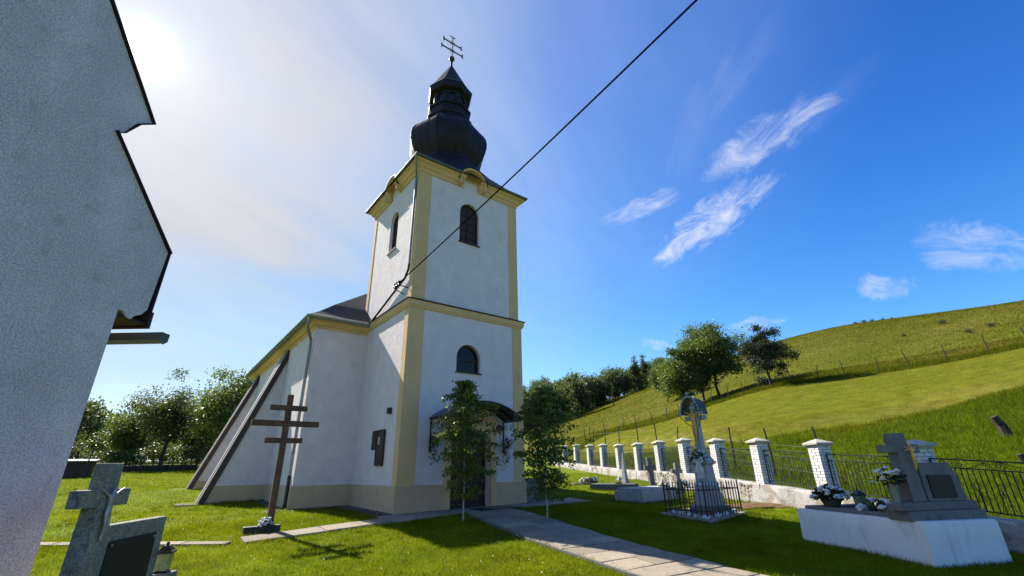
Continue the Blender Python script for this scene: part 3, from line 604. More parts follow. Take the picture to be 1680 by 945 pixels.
def garland(loc, label, seed, n=420):
    g = np.random.default_rng(seed); C = np.concatenate([g.normal((0, 0, -.05), (.10, .10, .16), (n // 2, 3)), g.normal((.04, -.06, -.35), (.06, .06, .18), (n // 4, 3)), g.normal((.12, -.1, .1), (.08, .08, .10), (n // 4, 3))])
    o = tag(link(bpy.data.objects.new('hanging_plant', quads_mesh('hanging_plant', leaf_quads(C, .06, g=g), 'leaf_dark'))), label, 'plant', 'hanging plants on the canopy brackets'); o.location = loc; o['kind'] = 'stuff'; return o
garland(CH(1.10, -.16, 2.05), 'dark leafy hanging plant on the left bracket of the door canopy', 3); garland(CH(3.98, -.14, 1.95), 'dark leafy hanging plant on the right bracket of the door canopy', 4)
mt = MB().box(-.75, .75, -.35, .35, 0, .02).build('door_mat', 'plastic_black', bevel=.006, loc=tuple(CH(3.0, -.95, .03)), rz=TH + .05); tag(mt, 'black door mat on the concrete before the church door', 'mat')

# ------------------------------------------------------------------ paths
BLK = []                                            # oriented rectangles without grass: cx, cy, angle, half x, half y
def block(cx, cy, a, hx, hy): BLK.append((cx, cy, a, hx, hy))
def slab(parent, cx, cy, a, hx, hy, th=.05, lift=.03, mt='concrete', name='slab', jit=.006):
    """paving slab that follows the slope of the ground"""
    ca, sa = math.cos(a), math.sin(a); q = []
    for sx, sy in ((-1, -1), (1, -1), (1, 1), (-1, 1)):
        x = cx + sx * hx * ca - sy * hy * sa; y = cy + sx * hx * sa + sy * hy * ca; q.append((x, y, gz(x, y) + lift + rnd.uniform(-jit, jit)))
    m = MB().add([(x - cx, y - cy, z - th) for x, y, z in q] + [(x - cx, y - cy, z) for x, y, z in q], [(0, 3, 2, 1), (4, 5, 6, 7), (0, 1, 5, 4), (1, 2, 6, 5), (2, 3, 7, 6), (3, 0, 4, 7)])
    o = m.build(name, mt, parent, bevel=.007); o.location = (cx, cy, 0); return o
path = struct(bpy.data.objects.new('path', None)); link(path)
pdir = Vector((.462, -.887)); pper = Vector((.887, .462)); P0 = Vector((-1.72, 14.95)); pw = 1.64; pa = math.atan2(pdir.y, pdir.x)
d = 0.; k = 0
while d < 13.2:
    L = .62
    sp = [(0, .42, .58)[k % 3] if 0 else (.45 if k % 2 else .62)]
    edges = [0.] + sp + [1.]
    for e0, e1 in zip(edges[:-1], edges[1:]):
        c = P0 + pdir * (d + L / 2) + pper * (pw * (e0 + e1) / 2); slab(path, c.x, c.y, pa, L / 2 - .017, pw * (e1 - e0) / 2 - .015, jit=.010)
    d += L; k += 1
struct(None or link(bpy.data.objects.new('path_bed', MB().sweep([[(q.x + o.x, q.y + o.y, gz(q.x + o.x, q.y + o.y) + dz) for o, dz in ((pper * 0.01, -.05), (pper * (pw - .01), -.05), (pper * (pw - .01), .012), (pper * .01, .012))] for q in [P0 + pdir * (.5 * k_) for k_ in range(27)]]).mesh('path_bed', 'soil'))))
c = P0 + pdir * 6.6 + pper * pw / 2; block(c.x, c.y, pa, 6.8, pw / 2 + .02)
kb = MB()
for s_, wd in ((-.06, .05),):
    rings = []
    for k in range(22):
        q = P0 + pdir * (1.1 + k * .6); z = gz(q.x, q.y); a_ = q + pper * (s_ - wd); b_ = q + pper * s_
        rings.append([(a_.x, a_.y, z - .1), (b_.x, b_.y, z - .1), (b_.x, b_.y, z + .055), (a_.x, a_.y, z + .055)])
    kb.sweep(rings)
struct(kb.build('path_kerb', 'old_concrete'))
apron = struct(link(bpy.data.objects.new('church_apron', None)))
for k in range(9):
    u = -.55 + k * .85; c = CH(u + .42, -.72); v0, v1 = -1.35 if k > 0 else -1.3, -.09
    for (y0, y1) in ((v0, (v0 + v1) / 2), ((v0 + v1) / 2, v1)):
        c = CH(u + .42, (y0 + y1) / 2); slab(apron, c.x, c.y, TH, .418, (y1 - y0) / 2 - .006, lift=.02)
c = CH(3.0, -.7); block(c.x, c.y, TH, 3.95, .68)
strip_ = struct(link(bpy.data.objects.new('narrow_path', None)))
for k in range(4):
    u = -4.0 + k * .87; c = CH(u + .43, -.97); slab(strip_, c.x, c.y, TH, .428, .33, th=.10, lift=.055)
c = CH(-2.25, -.97); block(c.x, c.y, TH, 1.78, .36)
for i in range(5):
    t = (i + .5) / 5; x, y = -11.3 + t * 5.0, 11.35 - t * .25; slab(strip_, x, y, -.05, .49, .13, th=.1, lift=.045)
block(-8.8, 11.2, -.05, 2.6, .16)
# gravel along the foot of the church
gb = MB(); g = np.random.default_rng(5)
for k in range(1500):
    t = g.random()
    if t < .45: u, v = -PP - abs(g.normal(0, .22)) - .02, g.uniform(-.1, NV - .1)
    elif t < .75: u, v = g.uniform(-NA - .1, -.1), NV - PP - .02 - abs(g.normal(0, .16))
    else: u, v = -NA - PP - .02 - abs(g.normal(0, .2)), g.uniform(NV + .3, 8.1)
    p = CH(u, v); r = g.uniform(.018, .045); gb.blob((p.x, p.y, gz(p.x, p.y) + r * .3), r, (1, 1, .7), 1 if r > .036 else 0 or 1, .25)
tag(gb.build('gravel_strip', 'gravel'), 'grey gravel strip along the foot of the church walls', 'gravel', kind='stuff')
c = CH(-.32, 1.9); block(c.x, c.y, TH, .30, 2.05); c = CH(-1.1, NV - .22); block(c.x, c.y, TH, 1., .2); c = CH(-NA - .25, 6.2); block(c.x, c.y, TH, .22, 2.1)
c = CH(W / 2, DP / 2); block(c.x, c.y, TH, W / 2 + .06, DP / 2 + .06); c = CH(W / 2, 10.4); block(c.x, c.y, TH, W / 2 + NA + .06, 6.55)
for vb in (8.8, 15.93): c = CH(-3.4, vb); block(c.x, c.y, TH, 1.55, .68)

# ------------------------------------------------------------------ flowers and grave goods
def bouquet(name, loc, label, petals, r, h, n, pot=None, seed=1, group=None, flat=.55, fr=.35, pot_h=.18, leaf='leaf_dark', pr=1.):
    """cut flowers: leaf mass, round blossoms of overlapping petals, optional pot"""
    g = np.random.default_rng(seed); t = thing(name, label, 'flowers', loc, 0, group); z0 = pot_h if pot else 0.
    if pot: MB().lathe([(.02, 0), (r * .42 * pr, 0), (r * .58 * pr, pot_h * .9), (r * .62 * pr, pot_h), (r * .5 * pr, pot_h), (.02, pot_h * .8)], 14).build('pot', pot, t, smooth=True, ang=40)
    d = g.normal(size=(n * 6, 3)); d[:, 2] = np.abs(d[:, 2]); d /= np.linalg.norm(d, axis=1)[:, None]; C = d * (r * g.uniform(.35, 1., n * 6)[:, None]); C[:, 2] = C[:, 2] * h / r + z0
    me = quads_mesh('leaves', leaf_quads(C, .09 * r / .25, g=g), leaf); inst('leaves', me, t)
    m = MB(); rg = random.Random(seed)
    for k in range(n):
        a = g.uniform(0, 2 * math.pi); e = math.asin(g.uniform(.02, 1)); rr = r * g.uniform(.85, 1.08); c = (rr * math.cos(e) * math.cos(a), rr * math.cos(e) * math.sin(a), z0 + rr * math.sin(e) * h / r)
        s = r * fr * g.uniform(.7, 1.2); m.blob(c, s * .55, (1, 1, .8), 1, .25, rg)
        for j in range(5):
            b = 2 * math.pi * j / 5 + a; m.blob((c[0] + s * .45 * math.cos(b), c[1] + s * .45 * math.sin(b), c[2] + rg.uniform(-.2, .2) * s), s * .34, (1, 1, .6), 1, .3, rg)
    m.build('blossoms', petals, t, smooth=True, ang=60); return t
def corpus(parent, loc, s, mt, rz=0., name='corpus'):
    """small crucified figure, one continuous skinned body: faces -Y, arms raised"""
    J = [(0, 0, 0, .075), (0, -.01, .17, .085), (0, -.015, .34, .10), (0, -.01, .42, .05), (.03, -.05, .52, .062), (.03, -.05, .58, .045),
         (-.13, -.01, .38, .035), (-.28, .0, .47, .026), (-.43, .01, .54, .02), (-.48, .01, .56, .022), (.13, -.01, .38, .035), (.28, .0, .47, .026), (.43, .01, .54, .02), (.48, .01, .56, .022),
         (-.05, -.02, -.10, .055), (-.045, -.07, -.34, .040), (-.02, -.01, -.62, .026), (-.02, -.05, -.72, .024), (.05, -.02, -.10, .055), (.06, -.08, -.34, .040), (.02, -.02, -.62, .026), (.02, -.06, -.72, .024)]
    E_ = [(0, 1), (1, 2), (2, 3), (3, 4), (4, 5), (2, 6), (6, 7), (7, 8), (8, 9), (2, 10), (10, 11), (11, 12), (12, 13), (0, 14), (14, 15), (15, 16), (16, 17), (0, 18), (18, 19), (19, 20), (20, 21)]
    me = bpy.data.meshes.new(name); me.from_pydata([tuple(c * s for c in j[:3]) for j in J], E_, []); me.materials.append(MATS[mt]); o = bpy.data.objects.new(name, me); link(o, parent); o.location = loc; o.rotation_euler.z = rz
    sk = o.modifiers.new('skin', 'SKIN'); sub = o.modifiers.new('sub', 'SUBSURF'); sub.levels = 1; sub.render_levels = 1
    for i, j in enumerate(J): me.skin_vertices[0].data[i].radius = (j[3] * s, j[3] * s); me.skin_vertices[0].data[i].use_root = (i == 0)
    sk.use_smooth_shade = True; return o
def lantern(loc, label, s=1., rz=0., group=None, glass='candle_glass'):
    t = thing('grave_lantern', label, 'lantern', loc, rz, group)
    m = MB(); m.frustum(0, 0, 0, .02 * s, .07 * s, .07 * s, .075 * s, .075 * s); m.build('base', 'plastic_black', t)
    MB().frustum(0, 0, .02 * s, .20 * s, .06 * s, .06 * s, .072 * s, .072 * s).build('glass', glass, t, bevel=.004)
    m = MB(); m.frustum(0, 0, .20 * s, .225 * s, .085 * s, .085 * s, .085 * s, .085 * s); m.frustum(0, 0, .225 * s, .28 * s, .075 * s, .075 * s, .03 * s, .03 * s); m.lathe([(.012 * s, .28 * s), (.02 * s, .30 * s), (.012 * s, .32 * s)], 8); m.build('cap', 'plastic_black', t); return t

# ------------------------------------------------------------------ wooden three-bar cross on the lawn
bx_, by_ = -6.13, 12.44; zc_ = gz(bx_, by_)
wc = thing('wooden_cross', 'tall brown wooden cross with three bars standing on the lawn before the nave', 'cross', (bx_, by_, zc_), TH)
MB().box(-.078, .078, -.06, .06, -.2, 3.32).build('shaft', 'cross_wood', wc, bevel=.008)
for z, hl, h in ((2.965, .47, .135), (2.56, .83, .15), (2.13, .46, .135)): MB().box(-hl, hl, -.075, .03, z - h / 2, z + h / 2).build('crossbar', 'cross_wood', wc, bevel=.006)
wf = thing('foot_block', 'low black stone block at the foot of the wooden cross', 'block', (bx_ - .06, by_ - .22, zc_ + .01), TH); MB().box(-.40, .40, -.10, .10, -.05, .14).build('block', 'black_stone', wf, bevel=.012); block(bx_, by_ - .2, TH, .45, .14)
bouquet('round_bouquet', (bx_ + .02, by_ - .24, zc_ + .14), 'round ball of pale blue and white flowers at the foot of the wooden cross', 'petal_blue', .14, .20, 34, seed=8, fr=.42, leaf='leaf_dark')

# ------------------------------------------------------------------ gravestone in the left foreground
GA = R(97.6); gs = thing('gravestone_cross', 'grey granite gravestone with a tall cross and black plaque in the left foreground', 'gravestone', (-3.94, 4.67, 0), GA)
k_ = .75
def gl(u): return u * k_
zt = lambda z: 1.6 + (z - 1.6) * k_
MB().frustum(.088, .075, -.1, zt(1.74), .115, .10, .088, .075).build('upright', 'granite', gs, bevel=.010)
MB().box(-gl(.313), .176 + gl(.313), .012, .138, zt(1.221), zt(1.426)).build('cross_arm', 'granite', gs, bevel=.010)
sl_ = MB().prism([(.19, -.1), (1.22, -.1), (1.22, zt(.984)), (.19, zt(.984))], lambda u, z, d: (u, .02 + d, z), 0, .115).build('slab', 'granite', gs, bevel=.010)
pq = MB().box(.30, 1.06, .006, .021, .35, .99).build('plaque', 'black_stone', sl_, bevel=.004)
for u, z in ((.34, .95), (1.02, .95)): MB().lathe([(0, 0), (.016, 0), (.013, .008), (0, .01)], 10).build('screw', 'zinc', pq).matrix_local = Matrix.Translation((u, .006, z)) @ Matrix.Rotation(R(90), 4, 'X')
corpus(gs, (.088, -.022, zt(1.17)), .36, 'silver_cast')
MB().box(-.2, 1.45, -.12, .3, -.15, .10).build('base', 'granite', gs, bevel=.015)
lantern((-4.20, 6.12, .52), 'glass grave lantern with a black cap behind the granite gravestone', 1.0, .3)
mb = thing('lantern_block', 'low granite block under the grave lantern behind the gravestone', 'block', (-4.20, 6.12, 0), GA); MB().box(-.12, .12, -.12, .12, -.1, .52).build('block', 'granite', mb, bevel=.01)

# ------------------------------------------------------------------ white rendered building at the left edge
bd = thing('rendered_building', 'pale roughcast gable wall of a building with stepped roof edge at the left', 'building', (-4.7, 5.0, 0), 0)
# local x: away from the yard is negative, y along the gable wall
OUT = [(.0, -.3), (.0, 3.43), (.06, 3.44), (.14, 3.38), (.20, 3.37), (.25, 3.43), (.33, 3.47), (.40, 3.56), (.455, 4.40), (-.79, 5.40), (-.70, 5.46), (-.58, 5.71), (-.40, 5.88), (-1.41, 6.80), (-2.05, 7.40), (-5.8, 3.9), (-5.9, 3.3), (-5.5, -.3)]
MB().prism(OUT, lambda y, z, d: (-d, y, z), 0, .35).build('gable_wall', 'roughcast', bd)
MB().add([(-.30, -.0, -.3), (-5.5, -.0, -.3), (-5.5, -.0, 3.5), (-.30, -.0, 3.5), (-5.5, -5.5, -.3), (-5.5, -5.5, 3.5)], [(0, 1, 2, 3), (1, 4, 5, 2)]).build('side_wall', 'roughcast', bd)
def verge(pts, ov, th, name, mt, x1=-5.6):
    m = MB(); n = len(pts); up_ = []
    for i in range(n):
        a = Vector(pts[max(i - 1, 0)]); b = Vector(pts[min(i + 1, n - 1)]); t = (b - a).normalized(); nn = Vector((t.y, -t.x)); nn = nn if nn.y > 0 or (abs(nn.y) < .3 and nn.x > 0) else -nn; up_.append(Vector(pts[i]) + nn * th)
    m.sweep([[(ov, pts[i][0], pts[i][1]), (ov, up_[i].x, up_[i].y), (x1, up_[i].x, up_[i].y), (x1, pts[i][0], pts[i][1])] for i in range(n)]); return m.build(name, mt, bd)
verge([(.48, 4.395), (-.80, 5.405)], .035, .022, 'lower_roof', 'edge_metal'); verge([(-.38, 5.868), (-2.06, 7.41)], .035, .022, 'upper_roof', 'edge_metal'); verge([(-6.1, 3.68), (-2.06, 7.42)], .04, .028, 'far_roof', 'edge_metal')
verge([(.44, 3.46), (.465, 4.40)], .025, .018, 'eaves_board', 'edge_metal'); MB().box(-5.6, .02, .44, .50, 3.335, 3.55).build('fascia', 'brown_wood', bd); m = MB(); m.box(-5.6, -.02, .02, .44, 3.36, 3.40); m.build('eaves_soffit', 'brown_wood', bd)
m = MB(); m.add([(.05, -.42, 5.86), (.05, -.57, 5.69), (.05, -.71, 5.44), (.05, -.80, 5.39), (-5.6, -.42, 5.86), (-5.6, -.57, 5.69), (-5.6, -.71, 5.44), (-5.6, -.80, 5.39)], [(0, 1, 5, 4), (1, 2, 6, 5), (2, 3, 7, 6)]); m.build('step_board', 'brown_wood', bd)
GPb = [(y + .25, z + .105) for y, z in [(.30, 3.20), (.30, 3.10), (.36, 3.06), (.42, 3.10), (.43, 3.20), (.415, 3.20), (.405, 3.11), (.36, 3.08), (.315, 3.11), (.315, 3.20)]]
MB().sweep([[(x, y, z) for y, z in GPb] for x in (-5.6, .15)]).build('eaves_gutter', 'gutter', bd)
MB().prism([(y + .25, z + .105) for y, z in [(.295, 3.20), (.295, 3.095), (.36, 3.05), (.425, 3.095), (.435, 3.20)]], lambda y, z, d: (.15 + d, y, z), 0, .012).build('gutter_end', 'gutter', bd)
block(-7.4, 2.4, 0, 2.75, 2.65); block(-4.0, 5.3, GA, .9, .3)

# ------------------------------------------------------------------ churchyard wall, brick pillars, iron railings
yw = thing('churchyard_wall', 'low lime-washed stone wall with flaking plaster running under the brick pillars', 'wall')
def P3(i, dz=0.): x, y, z = WALL[i]; return Vector((x, y, z + dz))
for i in range(len(WALL) - 1):
    a, b = P3(i), P3(i + 1); d_ = (b - a); d_.z = 0; L = d_.length; d_.normalize(); nrm = Vector((-d_.y, d_.x, 0))
    top = (WALL[i][2] + WALL[i + 1][2]) / 2 if i else WALL[1][2]; rings = []; n = 9
    for k in range(n):
        p = a + d_ * (L * k / (n - 1)); g0 = gz(p.x - .4, p.y); tz = WALL[i][2] + (WALL[i + 1][2] - WALL[i][2]) * k / (n - 1) + rnd.uniform(-.012, .012)
        o1, o2 = rnd.uniform(-.02, .03), rnd.uniform(-.02, .02)
        rings.append([tuple(Vector((p.x, p.y, 0)) + nrm * w_ + Vector((0, 0, z))) for w_, z in ((.27 + o1, g0 - .3), (.25 + o1, tz - .25), (.23 + o2, tz - .03), (.19, tz), (-.2, tz), (-.24, g0 - .3))])
    MB().sweep(rings).build('wall_segment', 'wall_lime', yw, smooth=True, ang=50)
    # bare stones where the plaster has come off
    for c0, c1 in {3: ((.05, .40),), 4: ((.1, .6),), 5: ((.3, .9),), 6: ((.1, .5),), 9: ((.3, .7),)}.get(i, ()):
        g0 = gz(a.x - .4, a.y); u_ = c0 * L
        while u_ < c1 * L:
            z_ = 0.; wd_ = rnd.uniform(.13, .26); p = a + d_ * (u_ + wd_ / 2); g0 = gz(p.x - .4, p.y); top_ = WALL[i][2] + (WALL[i + 1][2] - WALL[i][2]) * u_ / L - g0 - rnd.uniform(.06, .2)
            while z_ < top_:
                hh2 = rnd.uniform(.09, .17); q = p + nrm * .235
                MB().blob((0, 0, 0), 1., (wd_ * .60, .036, hh2 * .60), 1, .14).build('stone', 'rubble', yw, loc=(q.x, q.y, g0 + z_ + hh2 / 2), rz=math.atan2(d_.y, d_.x)); z_ += hh2
            u_ += wd_
PH = 1.20; NC = 15; PWD = .39
BM = {}
for L_, nm in ((.25, 'stretcher'), (.128, 'header')): BM[nm] = MB().box(-L_ / 2 + .005, L_ / 2 - .005, -.064 + .002, .064 - .002, .005, PH / NC - .005)
bme = {k: v_.mesh('brick', 'brick_white') for k, v_ in BM.items()}
for k, me_ in bme.items():
    bm = bmesh.new(); bm.from_mesh(me_); bmesh.ops.bevel(bm, geom=bm.edges[:], offset=.004, segments=1, affect='EDGES'); bm.to_mesh(me_); bm.free()
core = MB().box(-PWD / 2 + .012, PWD / 2 - .012, -PWD / 2 + .012, PWD / 2 - .012, -.05, PH).mesh('pillar_core', 'mortar')
m = MB(); m.frustum(0, 0, PH, PH + .05, .21, .21, .215, .215); m.frustum(0, 0, PH + .05, PH + .10, .265, .265, .27, .27); m.frustum(0, 0, PH + .10, PH + .205, .27, .27, .02, .02); capm = m.mesh('cap', 'cap_cream')
def course(c):
    """pin-wheel course of a square pillar: four bricks and four half bricks"""
    o = []; h = PWD / 2
    for s in range(4):
        a = s * math.pi / 2
        lay = [('stretcher', -h + .125), ('header', h - .064)] if c % 2 == 0 else [('header', -h + .064), ('stretcher', h - .125)]
        if c % 2 == 0: lay = [('stretcher', -h + .125 + .0), ('header', -h + .25 + .07)] if 0 else lay
        for nm, x in lay: o.append((nm, x * math.cos(a) + (h - .064) * math.sin(a), x * math.sin(a) - (h - .064) * math.cos(a), a))
    return o
allb = None; ORD = ['nearest the white tomb, half hidden by its cross', 'second from the white tomb', 'third from the white tomb, right of the fenced shrine', 'fourth from the white tomb, just right of the shrine', 'fifth from the white tomb, just left of the shrine shaft', 'sixth from the white tomb, behind the grey stone cross',
       'seventh from the white tomb, behind the dark stone cross', 'eighth from the white tomb, behind the pale obelisk', 'ninth from the white tomb', 'tenth from the white tomb', 'eleventh from the white tomb, small and far', 'twelfth from the white tomb, showing through the birch leaves', 'farthest, showing through the birch leaves', '']
joined = None
for i in range(1, len(WALL)):
    x, y, z = WALL[i]; nx_, ny_, _ = WALL[min(i + 1, len(WALL) - 1)]; px_, py_, _ = WALL[i - 1]; a = math.atan2(ny_ - py_, nx_ - px_) - math.pi / 2
    a += rnd.uniform(-.03, .03); t = thing('brick_pillar', 'white brick pillar with pyramid cap, ' + ORD[i - 1], 'pillar', (x, y, z), a, 'white brick pillars of the churchyard fence')
    t.rotation_euler.x = rnd.uniform(-.012, .012); t.rotation_euler.y = rnd.uniform(-.012, .012)
    inst('core', core, t); inst('cap', capm, t)
    if i <= 5:
        for c in range(NC):
            for nm, bx2, by2, ba in course(c):
                if nm and not (by2 > .1 and abs(bx2) < .1 and 0): inst('brick', bme[nm], t, (bx2 + rnd.uniform(-.002, .002), by2 + rnd.uniform(-.002, .002), c * PH / NC), ba)
    else:
        if joined is None:
            jm = MB()
            for c in range(NC):
                for nm, bx2, by2, ba in course(c):
                    me_ = bme[nm]; ca, sa = math.cos(ba), math.sin(ba); jm.add([(v_.co.x * ca - v_.co.y * sa + bx2, v_.co.x * sa + v_.co.y * ca + by2, v_.co.z + c * PH / NC) for v_ in me_.vertices], [tuple(p_.vertices) for p_ in me_.polygons])
            joined = jm.mesh('brickwork', 'brick_white')
        inst('brickwork', joined, t)['kind'] = 'stuff'
    m = MB().box(-.205, .205, -.205, .205, -.5, -.0).build('pillar_base', 'white_paint', t, bevel=.02)
def scroll(cx, cz, r, d): return spiral(cx, cz, r, 1.5, 0 if d > 0 else math.pi, 20, d)
bar_me = MB().box(-.0075, .0075, -.0075, .0075, 0, 1.).mesh('bar', 'iron')
for i in range(len(WALL) - 1):
    a, b = P3(i), P3(i + 1); d_ = b - a; slope = d_.z; d_.z = 0; L = d_.length; ang = math.atan2(d_.y, d_.x); u0, u1 = .2, L - .2
    t = thing('iron_railing', 'black iron railing with scrolls, ' + ('right of the white tomb headstone, nearest panel' if i == 0 else 'panel beyond the pillar %s' % ORD[i - 1].split(',')[0]), 'railing', (a.x, a.y, a.z), ang, 'iron railings between the pillars')
    zz = lambda u: slope * u / L
    m = MB()
    for zr, r_ in ((1.02, .014), (.86, .012), (.10, .014)): m.tube([(u0 - .02, 0, zr + zz(u0)), (u1 + .02, 0, zr + zz(u1))], r_, 6)
    for u in (u0, u1): m.box(u - .014, u + .014, -.014, .014, .02 + zz(u), 1.03 + zz(u))
    fr_ = m.build('rail_frame', 'iron', t)
    nb_ = 21; m = MB()
    for k in range(1, nb_):
        u = u0 + (u1 - u0) * k / nb_
        if i in (0, 1): inst('bar', bar_me, t, (u, 0, .10 + zz(u)), s=(1, 1, .76))
        else: m.box(u - .007, u + .007, -.007, .007, .10 + zz(u), .86 + zz(u))
    if m.v: m.build('bars', 'iron', t)['kind'] = 'stuff'
    m = MB(); um_ = (u0 + u1) / 2; zm = .94 + zz(um_)
    if i < 6:
        for s in (-1, 1):
            m.tube([(um_ + s * (.10 + .0), 0, zm)] and [(x_, 0, z_) for x_, z_ in scroll(um_ + s * .10, zm, .065, s)], .007, 5)
            m.tube([(x_, 0, z_) for x_, z_ in scroll(um_ + s * .62, zm, .065, -s)], .007, 5); m.tube([(um_ + s * .13, 0, zm + .06), (um_ + s * .36, 0, zm - .02), (um_ + s * .58, 0, zm - .06)], .007, 5)
            m.tube([(um_ + s * .92 + .06 * math.cos(q), 0, zm + s * slope * .3 + .06 * math.sin(q)) for q in np.linspace(0, 2 * math.pi, 14)], .007, 5)
        for q in np.linspace(.15, .85, 5):
            uq = u0 + (u1 - u0) * q; zq = zz(uq)
            m.tube([(uq + .06 * math.cos(p_), 0, .55 + zq + .06 * math.sin(p_)) for p_ in np.linspace(0, 2 * math.pi, 14)], .007, 5)
            for s in (-1, 0, 1): m.tube([(uq, 0, .49 + zq), (uq + s * .05, 0, .33 + zq), (uq + s * .13, 0, .11 + zq)], .006, 4)
        m.build('scrollwork', 'iron', fr_)['kind'] = 'stuff'
c = Vector((6.3, 27)); 
for i in range(len(WALL) - 1): a, b = P3(i), P3(i + 1); block((a.x + b.x) / 2, (a.y + b.y) / 2, math.atan2(b.y - a.y, b.x - a.x), 1.5, .27)

# ------------------------------------------------------------------ iron-fenced wayside crucifix
sx_, sy_ = 4.9, 12.66; sh = thing('shrine_crucifix', 'stone wayside crucifix with golden figure under an arched metal hood inside iron railings', 'shrine', (5.42, 13.85, .33), TH - math.pi / 2)
def cen(m, z0, z1, a, b=None): return m.frustum(0, 0, z0, z1, a, a, b or a, b or a)
cen(MB(), -.1, .22, .40).build('base_step', 'granite_dark', sh, bevel=.02)
cen(MB(), .22, .74, .30, .235).build('lower_block', 'grey_stone', sh, bevel=.015); cen(MB(), .74, .80, .25, .245).build('band', 'white_paint', sh, bevel=.01)
ped = cen(MB(), .80, 1.26, .205, .185).build('pedestal', 'grey_stone', sh, bevel=.012); MB().box(-.11, .11, -.212, -.190, .92, 1.20).build('inscription_plate', 'white_paint', ped)
m = MB(); cen(m, 1.26, 1.31, .19, .26); cen(m, 1.31, 1.37, .26); cen(m, 1.37, 1.62, .24, .11); m.build('pedestal_cap', 'grey_stone', sh, bevel=.01)
MB().frustum(0, 0, 1.60, 3.02, .105, .105, .072, .072).build('shaft', 'grey_stone', sh, bevel=.012); MB().box(-.33, .33, -.055, .055, 2.50, 2.63).build('arm', 'grey_stone', sh, bevel=.01)
hd = MB(); rings = []
for k in range(15):
    a = math.pi * k / 14; rings.append([(r_ * 1.0 * math.cos(a), y, 2.66 + .08 * math.sin(a) + r_ * 1.45 * math.sin(a)) for y, r_ in ((-.28, .27), (.22, .27), (.22, .285), (-.28, .285))])
hd.sweep(rings); hood_ = hd.build('hood', 'hood_dark', sh, smooth=True, ang=50)
m = MB()
for k in range(15):
    a = math.pi * k / 14; m.blob((.30 * math.cos(a), -.28, 2.68 + .49 * math.sin(a)), .042, (1, .5, 1), 1, .2)
for a in (0, math.pi / 2, math.pi): m.blob((.38 * math.cos(a), -.28, 2.68 + .58 * math.sin(a)), .05, (1, .5, 1), 1, .2)
m.build('hood_trim', 'silver_cast', hood_)
m = MB()
for sx in (-1, 1): m.tube([(sx * .35, -.28, 2.64), (sx * .2, -.15, 2.4), (sx * .07, .0, 2.3)], .012, 5)
m.build('hood_stay', 'iron', hood_)
corpus(sh, (0, -.13, 2.38), .74, 'gold')
MB().box(-.085, .085, -.115, -.085, 2.82, 2.90).build('title_board', 'paper', sh)
bouquet('wreath', (5.20, 13.55, 1.72), 'dark green wreath with white roses hung on the stone crucifix', 'petal_white', .26, .34, 14, seed=21, fr=.20)
ib = thing('ribbon', 'white ribbon bow hanging below the wreath on the stone crucifix', 'ribbon', (5.12, 13.43, 1.66), TH - math.pi / 2); m = MB()
for s in (-1, 1): m.blob((s * .08, 0, .05), .085, (1, .35, .7), 1, .15); m.sweep([[(s * .02 - .03, -.01, .02), (s * .02 + .03, -.01, .02), (s * .02 + .03, .01, .02), (s * .02 - .03, .01, .02)], [(s * .09 - .04, -.01, -.24), (s * .09 + .04, -.01, -.26), (s * .09 + .04, .01, -.26), (s * .09 - .04, .01, -.24)]])
m.build('bow', 'petal_white', ib, smooth=True)
cs_ = struct(link(bpy.data.objects.new('shrine_plinth', None))); cc2 = Vector((sx_, sy_)) + Vector((ce1.x, ce1.y)) * 1.0 + Vector((ce2.x, ce2.y)) * .72
slab(cs_, cc2.x, cc2.y, TH, 1.0, .74, th=.25, lift=.05, mt='concrete'); block(cc2.x, cc2.y, TH, 1.03, .77)
ifn = thing('grave_railing', 'low square black iron railing with pointed bars around the stone crucifix', 'railing', (sx_, sy_, .36), TH)
rail = MB(); X0, X1, Y0, Y1 = .12, 1.86, .12, 1.34
for z in (.12, .62): rail.tube([(X0, Y0, z), (X1, Y0, z), (X1, Y1, z), (X0, Y1, z)], .014, 6, True)
rail.build('rail', 'iron', ifn)
gb2 = MB(); gb2.box(-.009, .009, -.009, .009, 0, .76); gb2.frustum(0, 0, .76, .84, .012, .012, .001, .001); gbm = gb2.mesh('bar', 'iron'); pm = MB(); pm.box(-.016, .016, -.016, .016, 0, .80); pm.frustum(0, 0, .80, .88, .02, .02, .002, .002); pmm = pm.mesh('post', 'iron')
for x_, y_ in ((X0, Y0), (X1, Y0), (X1, Y1), (X0, Y1)): inst('post', pmm, ifn, (x_, y_, 0))
for k in range(1, 12):
    for y_ in (Y0, Y1): inst('bar', gbm, ifn, (X0 + (X1 - X0) * k / 12, y_, 0))
for k in range(1, 8):
    for x_ in (X0, X1): inst('bar', gbm, ifn, (x_, Y0 + (Y1 - Y0) * k / 8, 0))
for k in range(34):
    t = rnd.random(); 
    u_, v_ = (rnd.uniform(.15, 1.8), .20 + rnd.uniform(-.04, .05)) if t < .6 else (.22 + rnd.uniform(-.04, .05), rnd.uniform(.2, 1.25))
    p = Vector((sx_, sy_, 0)) + ce1 * u_ + ce2 * v_; r = rnd.uniform(.035, .075); o = MB().blob((0, 0, 0), r, (1.1, .9, .75), 1, .22).build('white_stone', 'white_paint', smooth=True, ang=70, loc=(p.x, p.y, gz(p.x, p.y) + .05 + r * .45))
    tag(o, 'white-painted stone inside the iron railing at the foot of the stone crucifix', 'stone', 'white stones inside the shrine railing')
tag(MB().blob((0, 0, 0), 1., (1.3, .8, .09), 3, .12).build('soil_patch', 'soil', loc=(7.45, 15.2, gz(7.45, 15.2) - .01), rz=.3), 'bare brown soil by the foot of the churchyard wall', 'soil')

